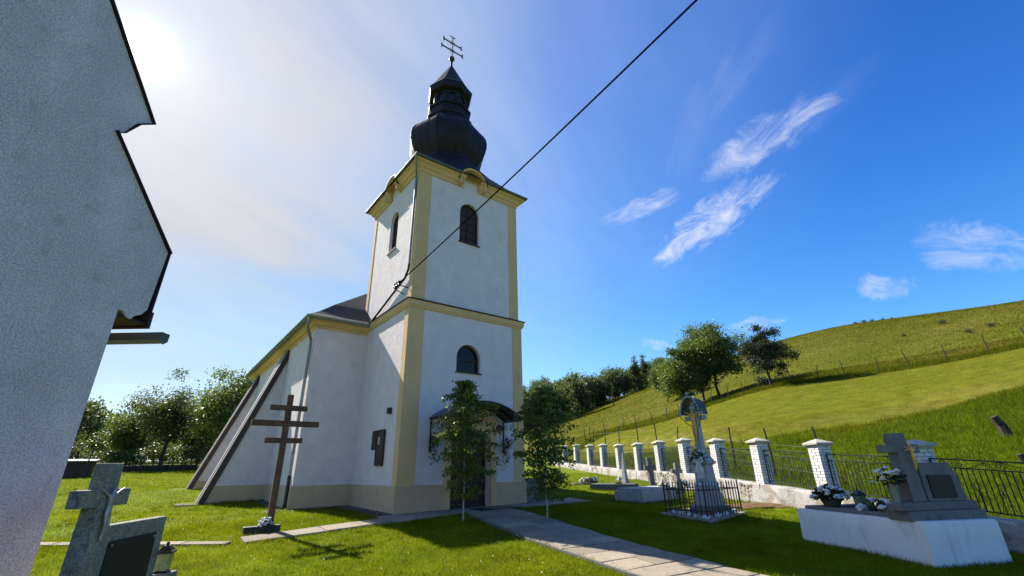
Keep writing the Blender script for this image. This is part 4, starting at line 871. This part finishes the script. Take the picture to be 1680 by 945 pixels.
# ------------------------------------------------------------------ white tomb with headstone, right foreground
TA = R(8.7); tm = thing('white_tomb', 'long whitewashed tomb body in the right foreground', 'tomb', (6.702, 8.316, 0), TA)
tb = MB(); rg_ = random.Random(3)
Xs = np.linspace(0, 1.49, 10); Ys = np.linspace(0, 2.85, 16)
per = [(x, 0) for x in Xs[:-1]] + [(1.49, y) for y in Ys[:-1]] + [(x, 2.85) for x in Xs[:0:-1]] + [(0, y) for y in Ys[:0:-1]]
rings = []
for z, o in ((-.3, .0), (.0, .0), (.2, -.004), (.45, -.006), (.62, -.012), (.665, -.03)):
    rings.append([(x + (o * -1 if x < .01 else (o if x > 1.48 else 0)) + rg_.uniform(-.005, .005), y + (-o if y < .01 else (o if y > 2.84 else 0)) + rg_.uniform(-.005, .005), z + (rg_.uniform(-.006, .006) if z > .3 else 0)) for x, y in per])
rings.append([(min(max(x, .12), 1.37), min(max(y, .12), 2.73), .668) for x, y in per])
tb.sweep(rings).build('body', 'plaster_tomb', tm, smooth=True, ang=55)
fr = MB(); fr.box(.10, .34, .55, 2.70, .66, .735); fr.box(1.15, 1.39, .55, 2.70, .66, .735); fr.box(.341, 1.149, 2.46, 2.70, .66, .735); fr.build('kerb', 'granite_dark', tm, bevel=.012); MB().box(.35, 1.14, .5, 2.45, .65, .69).build('bed', 'soil', tm)
block(*(Vector((6.702, 8.316)) + Vector((math.cos(TA), math.sin(TA))) * .745 + Vector((-math.sin(TA), math.cos(TA))) * 1.42), TA, .76, 1.44)
def tw(x, y, z): return (6.702 + math.cos(TA) * x - math.sin(TA) * y, 8.316 + math.sin(TA) * x + math.cos(TA) * y, z)
hs_ = thing('tomb_headstone', 'grey headstone with cross, golden figure and dark plaque on the white tomb', 'headstone', tw(0, .12, 0), TA)
MB().box(-.03, 1.50, .02, .46, .655, .81).build('lower_base', 'granite_dark', hs_, bevel=.02); MB().box(.09, 1.44, .06, .42, .81, .945).build('upper_base', 'granite_dark', hs_, bevel=.02)
MB().frustum(.37, .24, .945, 2.085, .14, .13, .115, .11).build('cross_shaft', 'granite_dark', hs_, bevel=.012); MB().box(.02, .72, .14, .34, 1.75, 1.89).build('cross_arm', 'granite_dark', hs_, bevel=.012)
sl2 = MB().prism([(.54, .945), (1.34, .945), (1.30, 1.25), (1.20, 1.575), (.54, 1.575)], lambda u, z, d: (u, .11 + d, z), 0, .20).build('slab', 'granite_dark', hs_, bevel=.015)
MB().box(.635, 1.13, .085, .112, 1.0, 1.37).build('plaque', 'black_stone', sl2, bevel=.006)
g_ = MB(); g_.box(.435, .455, .066, .082, 1.46, 1.92); g_.box(.34, .55, .066, .082, 1.78, 1.80); g_.build('gold_cross', 'gold', hs_)
corpus(hs_, (.445, .055, 1.70), .27, 'gold'); MB().box(-.16, .12, .05, .30, .81, .93).build('vase_block', 'granite_dark', hs_, bevel=.02)
bouquet('flower_pot', tw(.40, 2.25, .735), 'low bowl of white roses on the far end of the white tomb', 'petal_white', .34, .27, 40, 'terracotta', 31, fr=.21, pot_h=.15)
bouquet('vase_bouquet', tw(.0, .34, .93), 'tall bunch of white lilies and leaves beside the headstone cross', 'petal_white', .26, .26, 13, 'zinc', 32, fr=.26, pot_h=.30, pr=.55)
bouquet('lying_bouquet', tw(.40, 1.05, .74), 'pale lily bunch with ribbons lying on the white tomb', 'petal_white', .34, .20, 11, None, 33, fr=.30)
bouquet('back_bouquet', tw(1.38, .85, .74), 'white flowers in a dark vase behind the headstone slab', 'petal_white', .17, .16, 10, 'plastic_black', 34, fr=.36, pot_h=.52, pr=.7)
lantern(tw(.62, 1.75, .735), 'clear glass lantern with black cap beside the rose bowl on the white tomb', 1.15, .2); lantern(tw(.52, 1.42, .735), 'green glass lantern lying among the flowers on the white tomb', .75, .5, glass='candle_green')

# ------------------------------------------------------------------ graves along the wall
def grave_body(name, loc, label, hx, hy, h, rz, mt='old_concrete', lid=None):
    t = thing(name, label, 'grave', loc, rz); MB().box(-hx, hx, -hy, hy, -.25, h).build('kerb', mt, t, bevel=.02)
    if lid: MB().box(-hx + .08, hx - .08, -hy + .08, hy - .08, h, h + lid).build('lid', mt, t, bevel=.015)
    block(loc[0], loc[1], rz, hx + .03, hy + .03); return t
p = Vector((4.30, 16.62, 0)) + ce1 * 1.15 + ce2 * .62; grave_body('grey_tomb', (p.x, p.y, .44), 'broad smooth grey concrete tomb with a stepped lid left of the fenced shrine', 1.15, .62, .34, TH, 'grey_stone', .10)
def stone_cross(loc, label, h, mt, rz, tilt=0., w_=.07, arm=.24, za=.68):
    t = thing('stone_cross', label, 'cross', loc, rz); t.rotation_euler.y = tilt
    m = MB(); m.frustum(0, 0, -.15, h, w_ * 1.35, w_ * 1.1, w_, w_ * .85); m.build('shaft', mt, t, bevel=.012); MB().box(-arm, arm, -w_ * .8, w_ * .8, h * za - w_, h * za + w_).build('arm', mt, t, bevel=.012); MB().frustum(0, 0, -.15, .16, w_ * 2.4, w_ * 2, w_ * 1.7, w_ * 1.5).build('foot', mt, t, bevel=.015); return t
stone_cross((5.98, 17.9, .78), 'light grey stone cross on the grey concrete tomb', .90, 'granite', TH - .3)
stone_cross((5.48, 19.5, .66), 'dark weathered stone cross leaning over the rough graves', 1.25, 'old_concrete', TH - .4, R(-2.5), .085, .24, .70)
ob = thing('obelisk', 'slim pale stone obelisk gravestone by the churchyard wall', 'obelisk', (4.86, 21.5, .66), TH); MB().frustum(0, 0, -.1, .35, .16, .16, .14, .14).build('base', 'grey_stone', ob, bevel=.01); MB().frustum(0, 0, .35, 1.46, .105, .105, .03, .03).build('needle', 'grey_stone', ob, bevel=.008)
m = MB(); m.box(-.012, .012, -.012, .012, 1.44, 1.62); m.box(-.06, .06, -.01, .01, 1.53, 1.55); m.build('finial_cross', 'grey_stone', ob)
sp2 = thing('small_gravestone', 'small pale stone post left of the obelisk', 'gravestone', (4.50, 21.1, .66), TH); MB().frustum(0, 0, -.1, .40, .09, .09, .075, .075).build('post', 'grey_stone', sp2, bevel=.012); MB().frustum(0, 0, .40, .5, .09, .09, .03, .03).build('top', 'grey_stone', sp2)
grave_body('sloping_grave', (4.30, 21.2, .62), 'plain concrete grave edge with a sloping side in front of the obelisk', .55, .95, .28, TH + .5); grave_body('rough_grave', (4.95, 19.5, .56), 'overgrown rough stone grave below the dark stone cross', .75, .45, .20, TH, 'old_concrete')
grave_body('flat_grave', (3.25, 23.6, .80), 'flat dark grave slab on the lawn near the smaller birch', .55, .30, .07, .25)
bouquet('flower_bowl', (3.35, 23.45, .90), 'cream and white flowers in a dark box on the flat grave slab', 'petal_white', .24, .22, 14, None, 41, fr=.36); mbx = thing('flower_box', 'dark box with pale flowers at the right end of the flat grave slab', 'box', (3.80, 23.6, .88), .3); MB().box(-.2, .2, -.14, .14, 0, .24).build('box', 'plastic_black', mbx, bevel=.01)
m = MB(); [m.blob((rnd.uniform(-.15, .15), -.15, rnd.uniform(.08, .24)), .06, (1, .5, 1), 1, .2) for _ in range(7)]; m.build('blossoms', 'petal_white', mbx)
bouquet('yellow_flowers', (4.38, 20.75, .90), 'small bunch of yellowish flowers on the sloping grave', 'petal_yellow', .16, .13, 12, None, 42, fr=.4); bouquet('orange_flowers', (5.05, 19.3, .74), 'small bunch of orange flowers beside the dark stone cross', 'petal_orange', .16, .18, 10, None, 43, fr=.34)
bouquet('tomb_flowers', (5.42, 17.75, .86), 'white and dark green flowers on the left of the grey concrete tomb', 'petal_white', .24, .16, 14, None, 44, fr=.30)
bouquet('tomb_wreath', (6.15, 18.1, .88), 'pale flowers behind the iron railing on the grey concrete tomb', 'petal_blue', .28, .26, 16, None, 45, fr=.30)

# ------------------------------------------------------------------ trees
def limb(m, a, b, r0, r1, g, n=5, wob=.06, sides=6):
    a, b = Vector(a), Vector(b); L = (b - a).length; pts = []; rs = []
    for k in range(n + 1):
        t = k / n; p = a.lerp(b, t); w_ = wob * L * math.sin(math.pi * t); pts.append(p + Vector((g.normal() * w_, g.normal() * w_, g.normal() * w_ * .5 + .25 * wob * L * math.sin(math.pi * t)))); rs.append(r0 + (r1 - r0) * t)
    m.tube(pts, rs, sides); return pts
def tree_mesh(h, cr, cb, ncl, npl, ls, seed, leaf, trunk_r=.14, shape='round', bark='bark', sides=7, extra=None, spread=.22, lean=0.):
    """tapered trunk, limbs to every third clump, leaves gathered in clumps through an uneven crown"""
    g = np.random.default_rng(seed); ch = h - cb; C = []
    while len(C) < ncl:
        d = g.normal(size=3); d /= np.linalg.norm(d); rr = g.random() ** .42
        lump = 1 + .22 * math.sin(3 * math.atan2(d[1], d[0]) + seed) + .16 * math.sin(5 * d[2] + 2 * math.atan2(d[1], d[0]) + seed * 2)
        p = d * rr * lump; t = (p[2] + 1) / 2
        if shape == 'cone': k = max(.05, 1.15 - t); p = np.array([p[0] * k, p[1] * k, p[2]])
        elif shape == 'umbrella': k = .55 + .65 * t; p = np.array([p[0] * k, p[1] * k, p[2]])
        C.append((p[0] * cr + lean * t, p[1] * cr, cb + ch * (p[2] + 1) / 2))
    C = np.array(C); tm_ = MB(); top = Vector((lean * .8, 0, h * .82)); tp = [Vector((0, 0, -.3))] + limb(MB(), (0, 0, 0), top, 1, 1, g, 6, .03)
    tm_.tube([(0, 0, -.3)] + [tuple(p) for p in tp[1:]], [trunk_r * 1.35] + [trunk_r * (1 - .85 * k / 6) for k in range(7)], sides)
    for k in range(0, ncl, 3):
        c = C[k]; z0 = min(max(cb * .75, c[2] - (abs(c[0]) + abs(c[1])) * .6), h * .75); f = z0 / (h * .82)
        limb(tm_, (lean * .8 * f, 0, z0), c, trunk_r * (.45 - .3 * f), trunk_r * .06, g, 4, .07, 5)
    P = []
    for c in C:
        n = int(npl * g.uniform(.6, 1.4)); s = cr * spread * g.uniform(.7, 1.3); q = g.normal(size=(n, 3)) * np.array([s, s, s * .7]); P.append(q + c)
    P = np.concatenate(P); crown = quads_mesh('crown', leaf_quads(P, ls, g=g), leaf)
    return tm_.mesh('trunk', bark, True, 60), crown, C
def plant(name, label, cat, meshes, loc, rz, s, group=None):
    t = thing(name, label, cat, loc, rz, group); t.scale = (s, s, s) if not isinstance(s, tuple) else s
    inst('trunk', meshes[0], t); inst('crown', meshes[1], t); return t
def at(az, r): x, y = r * math.sin(R(az)), r * math.cos(R(az)); return x, y, gz(x, y)
# three broad-leaved trees on the slope and the dark pine
T1 = tree_mesh(9.0, 3.0, 2.0, 90, 260, .27, 1, 'leaf_tree', .17, spread=.19); T2 = tree_mesh(9.6, 3.3, 2.0, 100, 260, .27, 2, 'leaf_tree', .19, spread=.19); T3 = tree_mesh(8.2, 2.7, 1.8, 76, 240, .27, 3, 'leaf_tree', .16, spread=.20)
plant('hill_tree', 'leftmost broad round tree of the group on the hillside', 'tree', T3, at(20.4, 60), .4, .86, 'broad-leaved trees on the hillside'); plant('hill_tree', 'middle broad round tree of the group on the hillside', 'tree', T1, at(22.6, 63), 1.3, .92, 'broad-leaved trees on the hillside'); plant('hill_tree', 'right-hand tallest broad tree of the group on the hillside', 'tree', T2, at(24.3, 63), 2.2, .97, 'broad-leaved trees on the hillside')
plant('hill_tree', 'small round tree at the left edge of the group on the hillside, farther back', 'tree', T3, at(18.6, 78), 2.0, .8, 'broad-leaved trees on the hillside')
PN = tree_mesh(6.2, 2.1, 1.2, 64, 330, .17, 5, 'leaf_pine', .13, spread=.15, shape='round'); plant('pine_tree', 'dark brownish pine with a ragged crown on the hillside right of the round trees', 'tree', PN, at(29.7, 54.5), .5, (1.06, 1.06, 1.04))
# wood on the far slope: single trees
FV = [tree_mesh(15, 4.2, 2.5, 70, 60, .80, 20 + k, 'leaf_forest', .25, spread=.22) for k in range(4)] + [tree_mesh(17, 3.4, 2., 70, 60, .66, 30, 'leaf_forest', .25, 'cone', spread=.2)] + [tree_mesh(12, 3.2, 1.2, 56, 60, .74, 31, 'leaf_forest', .2, spread=.24)]
g = np.random.default_rng(3); n = 0; WOOD = []
for az, r in [(a_, rr) for rr, st in ((138, 1.35), (146, 1.45), (156, 1.5), (168, 1.6), (182, 1.6), (200, 1.7), (222, 1.7)) for a_ in np.arange(-6, 18.6, st)]:
    az += g.normal() * .35; r += g.normal() * 2.5
    edge = np.interp(az, [-6, 2, 6, 11, 15, 17.5, 20], [118, 122, 128, 134, 142, 152, 170])
    if r < edge or az > 18.4: continue
    WOOD.append((az, r))
for az, r in [(a_ + g.normal() * .3, np.interp(a_, [-6, 2, 6, 11, 15, 17.5], [116, 121, 127, 133, 141, 151]) + g.normal() * 1.5) for a_ in np.arange(-2, 17.6, 1.0)]: WOOD.append((az, r))
for az, r in WOOD:
    v = FV[int(g.integers(0, 6))]; s = g.uniform(.75, 1.12) * np.interp(az, [-6, 4, 8, 14, 18], [.72, .72, .66, .62, .50]); x, y, z = at(az, r)
    plant('wood_tree', 'dense dark green tree in the wood on the far slope behind the church', 'tree', v, (x, y, z - .2), g.uniform(0, 6.28), (s, s, s * g.uniform(.9, 1.15)), 'trees of the wood on the far slope'); n += 1
BS = tree_mesh(11, 2.6, 3., 26, 3, .3, 47, 'leaf_forest', .16, spread=.25); x, y, z = at(12.3, 112); plant('bare_tree', 'thin almost leafless tree standing before the edge of the wood', 'tree', BS, (x, y, z), 0, .9)
x, y, z = at(8.3, 117); plant('edge_tree', 'light green single tree with a clear trunk before the edge of the wood', 'tree', FV[5], (x, y, z), 0, .72)
# orchard and trees at the back left
OR = tree_mesh(8.3, 3.5, 2.3, 110, 190, .20, 51, 'leaf_orchard', .22, 'umbrella', spread=.15); x, y, z = at(-36.6, 62); plant('orchard_tree', 'old spreading orchard tree with forked trunk on the lawn edge at the left', 'tree', OR, (x, y, z), .6, 1.06)
OB = tree_mesh(9.5, 3.6, 1.6, 110, 220, .24, 52, 'leaf_tree', .2, spread=.18); x, y, z = at(-31.3, 55); plant('garden_tree', 'tall leafy garden tree right behind the raking buttress, with pale blossom', 'tree', OB, (x, y, z), 1.0, 1.0)
g = np.random.default_rng(8); bl = OB[2][g.integers(0, len(OB[2]), 500)] + g.normal(size=(500, 3)) * .8; tag(inst('blossom', quads_mesh('blossom', leaf_quads(bl, .20, g=g), 'blossom'), None, (x, y, z), 1.0), 'pale blossom scattered over the tall garden tree', 'blossom', kind='stuff')
x, y, z = at(-29.3, 66); plant('garden_tree', 'dark leafy tree farther back behind the nave roof corner', 'tree', OB, (x, y, z), 3.0, 1.05)
x, y, z = at(-33.7, 74); plant('garden_tree', 'dark low tree in the shade between the orchard tree and the garden tree', 'tree', T3, (x, y, z), 3.0, .95); x, y, z = at(-39.2, 72); plant('garden_tree', 'greyish loose tree behind the left side of the orchard tree', 'tree', T3, (x, y, z), 1.0, .82)
for az, r, s, lb in ((-44.6, 128, 1.0, 'tall far tree beside the pale building edge at the left'), (-43.2, 150, .95, 'far bluish tree second from the pale building edge'), (-41.6, 155, .85, 'far bluish tree third from the pale building edge'), (-40.3, 120, .6, 'low far bush-like tree left of the orchard tree'), (-33.5, 120, .7, 'far tree behind the garden trees'), (-46.5, 135, 1.0, 'far tree at the very edge of the pale building')):
    x, y, z = at(az, r); plant('far_tree', lb, 'tree', FV[int(abs(az * 10)) % 4], (x, y, z), az, s, 'far trees beyond the orchard')
# shrubs and hedge
SHR = [tree_mesh(1.8, 1.2, .1, 26, 60, .16, 60 + k, 'leaf_orchard', .04, spread=.25) for k in range(2)]
for k, (az, r, s, lb) in enumerate(((-41.4, 66, 1.2, 'rounded grey-green shrub left of the orchard tree'), (-40.2, 70, 1.1, 'second rounded shrub left of the orchard tree'), (-38.9, 68, 1.0, 'shrub close to the left of the orchard trunk'), (-34.6, 72, 1.3, 'dark shrub right of the orchard trunk'), (-33.0, 70, 1.3, 'dark shrub under the garden tree'), (-31.8, 68, 1.4, 'dark shrub behind the buttress foot'), (-35.7, 76, 1.4, 'shrub in the shade behind the orchard trunk'), (-37.2, 75, 1.5, 'tall shrub behind the wood pile'))):
    x, y, z = at(az, r); plant('shrub', lb, 'shrub', SHR[k % 2], (x, y, z), k, s, 'shrubs along the orchard')
for k in range(14):
    az = -46 + k * 1.35 + rnd.uniform(-.2, .2); x, y, z = at(az, 84 + rnd.uniform(-4, 8)); plant('hedge_bush', 'tall dense bush in the hedge closing the back of the lawn', 'shrub', SHR[k % 2], (x, y, z - .2), k, rnd.uniform(1.7, 2.5), 'hedge bushes behind the orchard')
for k, (az, r, sc_) in enumerate(((38.6, 127, .35), (39.3, 128, .4), (40.0, 127, .35), (40.9, 128, .3), (41.6, 127, .25), (46.5, 75, .35), (48.0, 78, .4), (44.9, 92, .45), (42.0, 84, .3))):
    x, y, z = at(az, r); plant('hill_shrub', ('low dark shrub on the skyline of the hill' if r > 120 else 'small shrub in the rough grass high on the hillside'), 'shrub', SHR[k % 2], (x, y, z - .1), k, sc_, 'low shrubs on the skyline of the hill' if r > 120 else 'small shrubs in the rough grass of the hillside')
# woodpile, small sheds, posts at the back left
def logs(loc, rz, nx_, nz_, label, lr=.16, ln=1.0):
    t = thing('wood_pile', label, 'wood pile', loc, rz)
    lm_ = MB().tube([(0, 0, 0), (0, ln, 0)], [lr, lr * .92], 8).mesh('log', 'bark')
    for j in range(nz_):
        for i in range(nx_ - (j % 2)): inst('log', lm_, t, (i * lr * 2.05 + (j % 2) * lr, rnd.uniform(-.1, .1), lr + j * lr * 1.75), s=rnd.uniform(.85, 1.08))
    return t
x, y, z = at(-39.6, 58); logs((x, y, z), R(10), 20, 2, 'long dark pile of logs before the orchard tree at the left')
x, y, z = at(-42.9, 50); shd = thing('small_shed', 'low dark wooden hutch with pale roof edge by the building corner', 'hutch', (x, y, z), R(35)); MB().box(-1.3, 1.3, -.7, .7, -.1, 1.15).build('walls', 'post_wood', shd, bevel=.02); MB().prism([(-1.0, 1.15), (1.0, 1.3), (1.0, 1.36), (-1.0, 1.21)], lambda a, b, d: (d, a, b), -1.5, 1.5).build('roof', 'light_trim', shd)
x, y, z = at(-46.6, 92); hsx = thing('white_house', 'small far white house with brown roof just showing past the building corner', 'house', (x, y, z), R(30)); MB().box(-4, 4, -3, 3, -.5, 3.4).build('walls', 'plaster', hsx); MB().prism([(-3.5, 3.3), (3.5, 3.3), (0, 6.0)], lambda a, b, d: (d, a, b), -4.5, 4.5).build('roof', 'roof_tile', hsx)
def post(az, r, h, label, group, lean=0., rad=.05, name='fence_post'):
    x, y, z = at(az, r); o = MB().tube([(0, 0, -.4), (lean * .3, 0, h * .5), (lean, 0, h)], [rad, rad * .95, rad * .85], 6).build(name, 'post_wood', loc=(x, y, z), smooth=True); return tag(o, label, 'post', group)
post(-42.0, 48, 2.1, 'leaning dark post beside the small hutch at the left', None, .35)
for k, az in enumerate((-36.0, -34.9, -34.2, -33.2, -32.4)): post(az, 57 + k, 1.3, 'thin wooden post of the orchard fence under the trees', 'orchard fence posts', rnd.uniform(-.1, .1), .05)
# stock-fence posts across the hillside
PTS = []
for az in np.concatenate([np.arange(9.5, 30, 1.75), np.arange(31.5, 52, 2.6)]):
    lo, hi = mown_edges(np.array([az])); r = hi[0] + 1.0 + g.normal() * .2; post(az + g.normal() * .15, r, g.uniform(1.4, 1.75), 'thin dark post of the wire fence along the top of the mown strip', 'posts of the upper hillside fence', g.normal() * .12, .046)
LOWP = [(8.6, 50), (9.5, 49.5), (10.9, 47), (12.5, 44.5), (14.7, 41), (16.8, 37.5), (19.0, 33.5), (21.2, 30.5), (24.6, 27), (28.3, 23.5), (32.8, 20.5)]
for az, r in LOWP: post(az, r, g.uniform(1.85, 2.15), 'tall dark post of the wire fence just behind the churchyard railings', 'posts of the lower hillside fence', g.normal() * .08, .047)
for row, zz_ in ((LOWP, (.5, .95, 1.4)),):
    m = MB()
    for (a1_, r1_), (a2_, r2_) in zip(row[:-1], row[1:]):
        p1, p2 = Vector(at(a1_, r1_)), Vector(at(a2_, r2_))
        for h in zz_: m.tube([p1 + Vector((0, 0, h)), p2 + Vector((0, 0, h))], .004, 3)
    tag(m.build('fence_wire', 'iron'), 'thin wires strung along the tall posts behind the churchyard railings', 'wire')
m = MB(); q1, q2 = Vector(at(8.6, 50)), Vector(at(9.5, 49.5)); m.tube([q1 + Vector((0, 0, 1.2)), q2 + Vector((0, 0, .7))], .05, 6); tag(m.build('brace_rail', 'post_wood'), 'slanting brace rail between the two leftmost tall fence posts', 'rail')
tag(MB().tube([(0, 0, -.3), (-.10, 0, .40), (-.24, .05, .72)], [.20, .15, .13], 9).build('stump', 'post_wood', loc=(17.9, 17.1, gz(17.9, 17.1))), 'dark leaning stump on the slope at the right edge', 'stump')
tag(MB().tube([(0, 0, -.3), (-.2, 0, .5), (-.42, .05, 1.1)], [.09, .08, .075], 8).build('leaning_post', 'post_wood', loc=(13.0, 11.9, gz(13.0, 11.9))), 'short grey leaning post behind the railing at the right edge', 'post')

# ------------------------------------------------------------------ cut birches set up beside the church door
def birch(loc, label, h, cw, seed, nbr=46, z0=.75, bias=(0, 0)):
    g = np.random.default_rng(seed); t = thing('birch_sapling', label, 'tree', loc, 0, 'young birches by the church door'); m = MB()
    tp = [Vector((g.normal() * .012, g.normal() * .012, h * k / 10)) for k in range(11)]; tp[0] = Vector((0, 0, -.2)); m.tube(tp, [.025 * (1 - .8 * k / 10) for k in range(11)], 7); m.build('trunk', 'bark_birch', t, smooth=True, ang=60)
    bm_ = MB(); C = []
    for k in range(nbr):
        f = (z0 / h) + (1 - z0 / h) * (k / nbr) ** .9; a = k * 2.4 + g.normal() * .3; z = h * min(f, .98); prof = math.sin(math.pi * min(max((f - z0 / h) / (1 - z0 / h), 0) * .80 + .16, 1)) ** .8
        L = cw * prof * g.uniform(.55, 1.25); e = Vector((math.cos(a) * L + bias[0] * prof, math.sin(a) * L + bias[1] * prof, z + L * g.uniform(.25, .9))); b = Vector((0, 0, z))
        pts = []
        for q in range(7):
            s = q / 6; p = b.lerp(e, s); p.z += -.25 * L * s * s + .12 * L * math.sin(math.pi * s); pts.append(p)
        bm_.tube(pts, [.008 * (1 - .75 * q / 6) for q in range(7)], 4)
        for s in g.uniform(.18, 1.08, int(44 + 82 * L)):
            i0 = min(int(s * 6), 5); p = pts[i0].lerp(pts[i0 + 1], s * 6 - i0); C.append((p.x + g.normal() * .065, p.y + g.normal() * .065, p.z - abs(g.normal()) * .09 + .02))
    bm_.build('twigs', 'bark', t); C = np.array(C)
    inst('crown', quads_mesh('crown', leaf_quads(C, .078, .1, g=g, aspect=.75), 'leaf_birch'), t); return t
birch((-1.41, 13.38, gz(-1.41, 13.38)), 'taller young birch with white stem standing before the church door', 3.75, .86, 71, 92, .5)
birch((.85, 13.45, gz(.85, 13.45)), 'smaller young birch right of the path at the tower corner', 3.5, .76, 72, 88, .5)

# ------------------------------------------------------------------ grass blades
def blocked(x, y):
    b = np.zeros(len(x), bool)
    for cx, cy, a, hx, hy in BLK:
        dx, dy = x - cx, y - cy; u = dx * math.cos(a) + dy * math.sin(a); v_ = -dx * math.sin(a) + dy * math.cos(a); b |= (np.abs(u) < hx) & (np.abs(v_) < hy)
    return b
def blades(n, region, h, wd, seed, jit=.5):
    g = np.random.default_rng(seed); x, y = region(g, n); k = ~blocked(x, y); x, y = x[k], y[k]; n = len(x); z = ground(x, y)
    patch = 1 + .35 * fbm(x, y, 1.1, seed); hh = h(x, y) * g.uniform(.5, 1.35, n) * np.clip(patch, .5, 1.6); ww = wd(x, y) * g.uniform(.7, 1.3, n); a = g.uniform(0, 2 * math.pi, n); l = g.normal(0, jit, (n, 2)) * hh[:, None]
    bx2, by2 = np.cos(a) * ww * .5, np.sin(a) * ww * .5; P = np.stack([np.stack([x - bx2, y - by2, z - .01], 1), np.stack([x + bx2, y + by2, z - .01], 1), np.stack([x + l[:, 0], y + l[:, 1], z + hh], 1)], 1)
    c = tint(x, y); vr = np.clip(12. / np.hypot(x, y), .35, 1.)[:, None]; c = c * (1 + (g.uniform(.72, 1.3, (n, 1)) - 1) * vr) * (1 + g.normal(0, .06, (n, 3))); yl = g.random(n) < .05; c[yl] = c[yl] * np.array([1.7, 1.25, 1.2]); return P, np.clip(c, .004, .9)
def wedge(r0, r1, a0_, a1_, pw_=1.):
    def f(g, n): r = r0 + (r1 - r0) * g.random(n) ** pw_; a = np.radians(g.uniform(a0_, a1_, n)); return r * np.sin(a), r * np.cos(a)
    return f
def inside(f, keep):
    def q(g, n):
        x, y = f(g, n); k = keep(x, y); return x[k], y[k]
    return q
lawn_only = lambda x, y: x < wallx(y) - .2
parts = [blades(420000, inside(wedge(6.5, 16, -54, 46, 1.15), lawn_only), lambda x, y: .055 + 0 * x, lambda x, y: .0075 + 0 * x, 1), blades(200000, inside(wedge(14, 32, -50, 26, 1.1), lawn_only), lambda x, y: .06 + 0 * x, lambda x, y: .014 + 0 * x, 2), blades(110000, inside(wedge(30, 75, -48, -14, 1.0), lambda x, y: x < -3), lambda x, y: .07 + 0 * x, lambda x, y: .035 + 0 * x, 3)]
def edges(g, n):
    xs, ys = [], []
    for cx, cy, a, hx, hy in BLK:
        if math.hypot(cx, cy) > 26: continue
        m_ = int((hx + hy) * 4 * 110); t = g.uniform(0, 1, m_); sd = g.random(m_) < hx / (hx + hy); sg = g.choice([-1, 1], m_); off = np.abs(g.normal(0, .05, m_)) + .004
        u = np.where(sd, (t * 2 - 1) * hx, sg * (hx + off)); v_ = np.where(sd, sg * (hy + off), (t * 2 - 1) * hy); xs.append(cx + u * math.cos(a) - v_ * math.sin(a)); ys.append(cy + u * math.sin(a) + v_ * math.cos(a))
    return np.concatenate(xs), np.concatenate(ys)
def tufts(g, n):
    x, y = wedge(7, 24, -50, 30, 1.)(g, n // 40); k = lawn_only(x, y); x, y = np.repeat(x[k], 40), np.repeat(y[k], 40); return x + g.normal(0, .06, len(x)), y + g.normal(0, .06, len(x))
parts.append(blades(1, inside(edges, lawn_only), lambda x, y: .085 + 0 * x, lambda x, y: .006 + .0005 * np.hypot(x, y), 8)); parts.append(blades(36000, tufts, lambda x, y: .095 + 0 * x, lambda x, y: .005 + .0005 * np.hypot(x, y), 9, .7))
tag(link(bpy.data.objects.new('lawn_grass', quads_mesh('lawn_grass', np.concatenate([p[0] for p in parts]), 'blade', np.concatenate([p[1] for p in parts])))), 'short bright green lawn grass in the churchyard', 'grass', kind='stuff')
out_only = lambda x, y: x > wallx(y) + .3
def hh_(x, y):
    r = np.hypot(x, y); az = np.degrees(np.arctan2(x, y)); lo, hi = mown_edges(az); m = (r > lo) & (r < hi); return np.where(m, .025, np.where(r < lo, .20, .13)) * np.where(np.abs(r - hi - 1.2) < 1.3, 2.6, 1.)
parts = [blades(190000, inside(wedge(9, 36, 5, 56, .9), out_only), hh_, lambda x, y: .008 + .0006 * np.hypot(x, y), 4, .45), blades(150000, inside(wedge(32, 62, 5, 54, .9), out_only), hh_, lambda x, y: .0008 * np.hypot(x, y), 5, .45), blades(130000, inside(wedge(55, 138, 4, 54, .8), out_only), hh_, lambda x, y: .0009 * np.hypot(x, y), 6, .45)]
tag(link(bpy.data.objects.new('meadow_grass', quads_mesh('meadow_grass', np.concatenate([p[0] for p in parts]), 'blade', np.concatenate([p[1] for p in parts])))), 'longer meadow grass on the slope beyond the churchyard wall', 'grass', kind='stuff')
# daisies dotted over the lawn
g = np.random.default_rng(77); x, y = inside(wedge(8, 18, -45, 12), lawn_only)(g, 420); k = ~blocked(x, y); x, y = x[k], y[k]; C = np.stack([x, y, ground(x, y) + .06], 1)
tag(link(bpy.data.objects.new('daisies', quads_mesh('daisies', leaf_quads(C, .022, 3., g=g, aspect=1.), 'petal_white'))), 'tiny white daisies dotted over the lawn', 'flowers', kind='stuff')
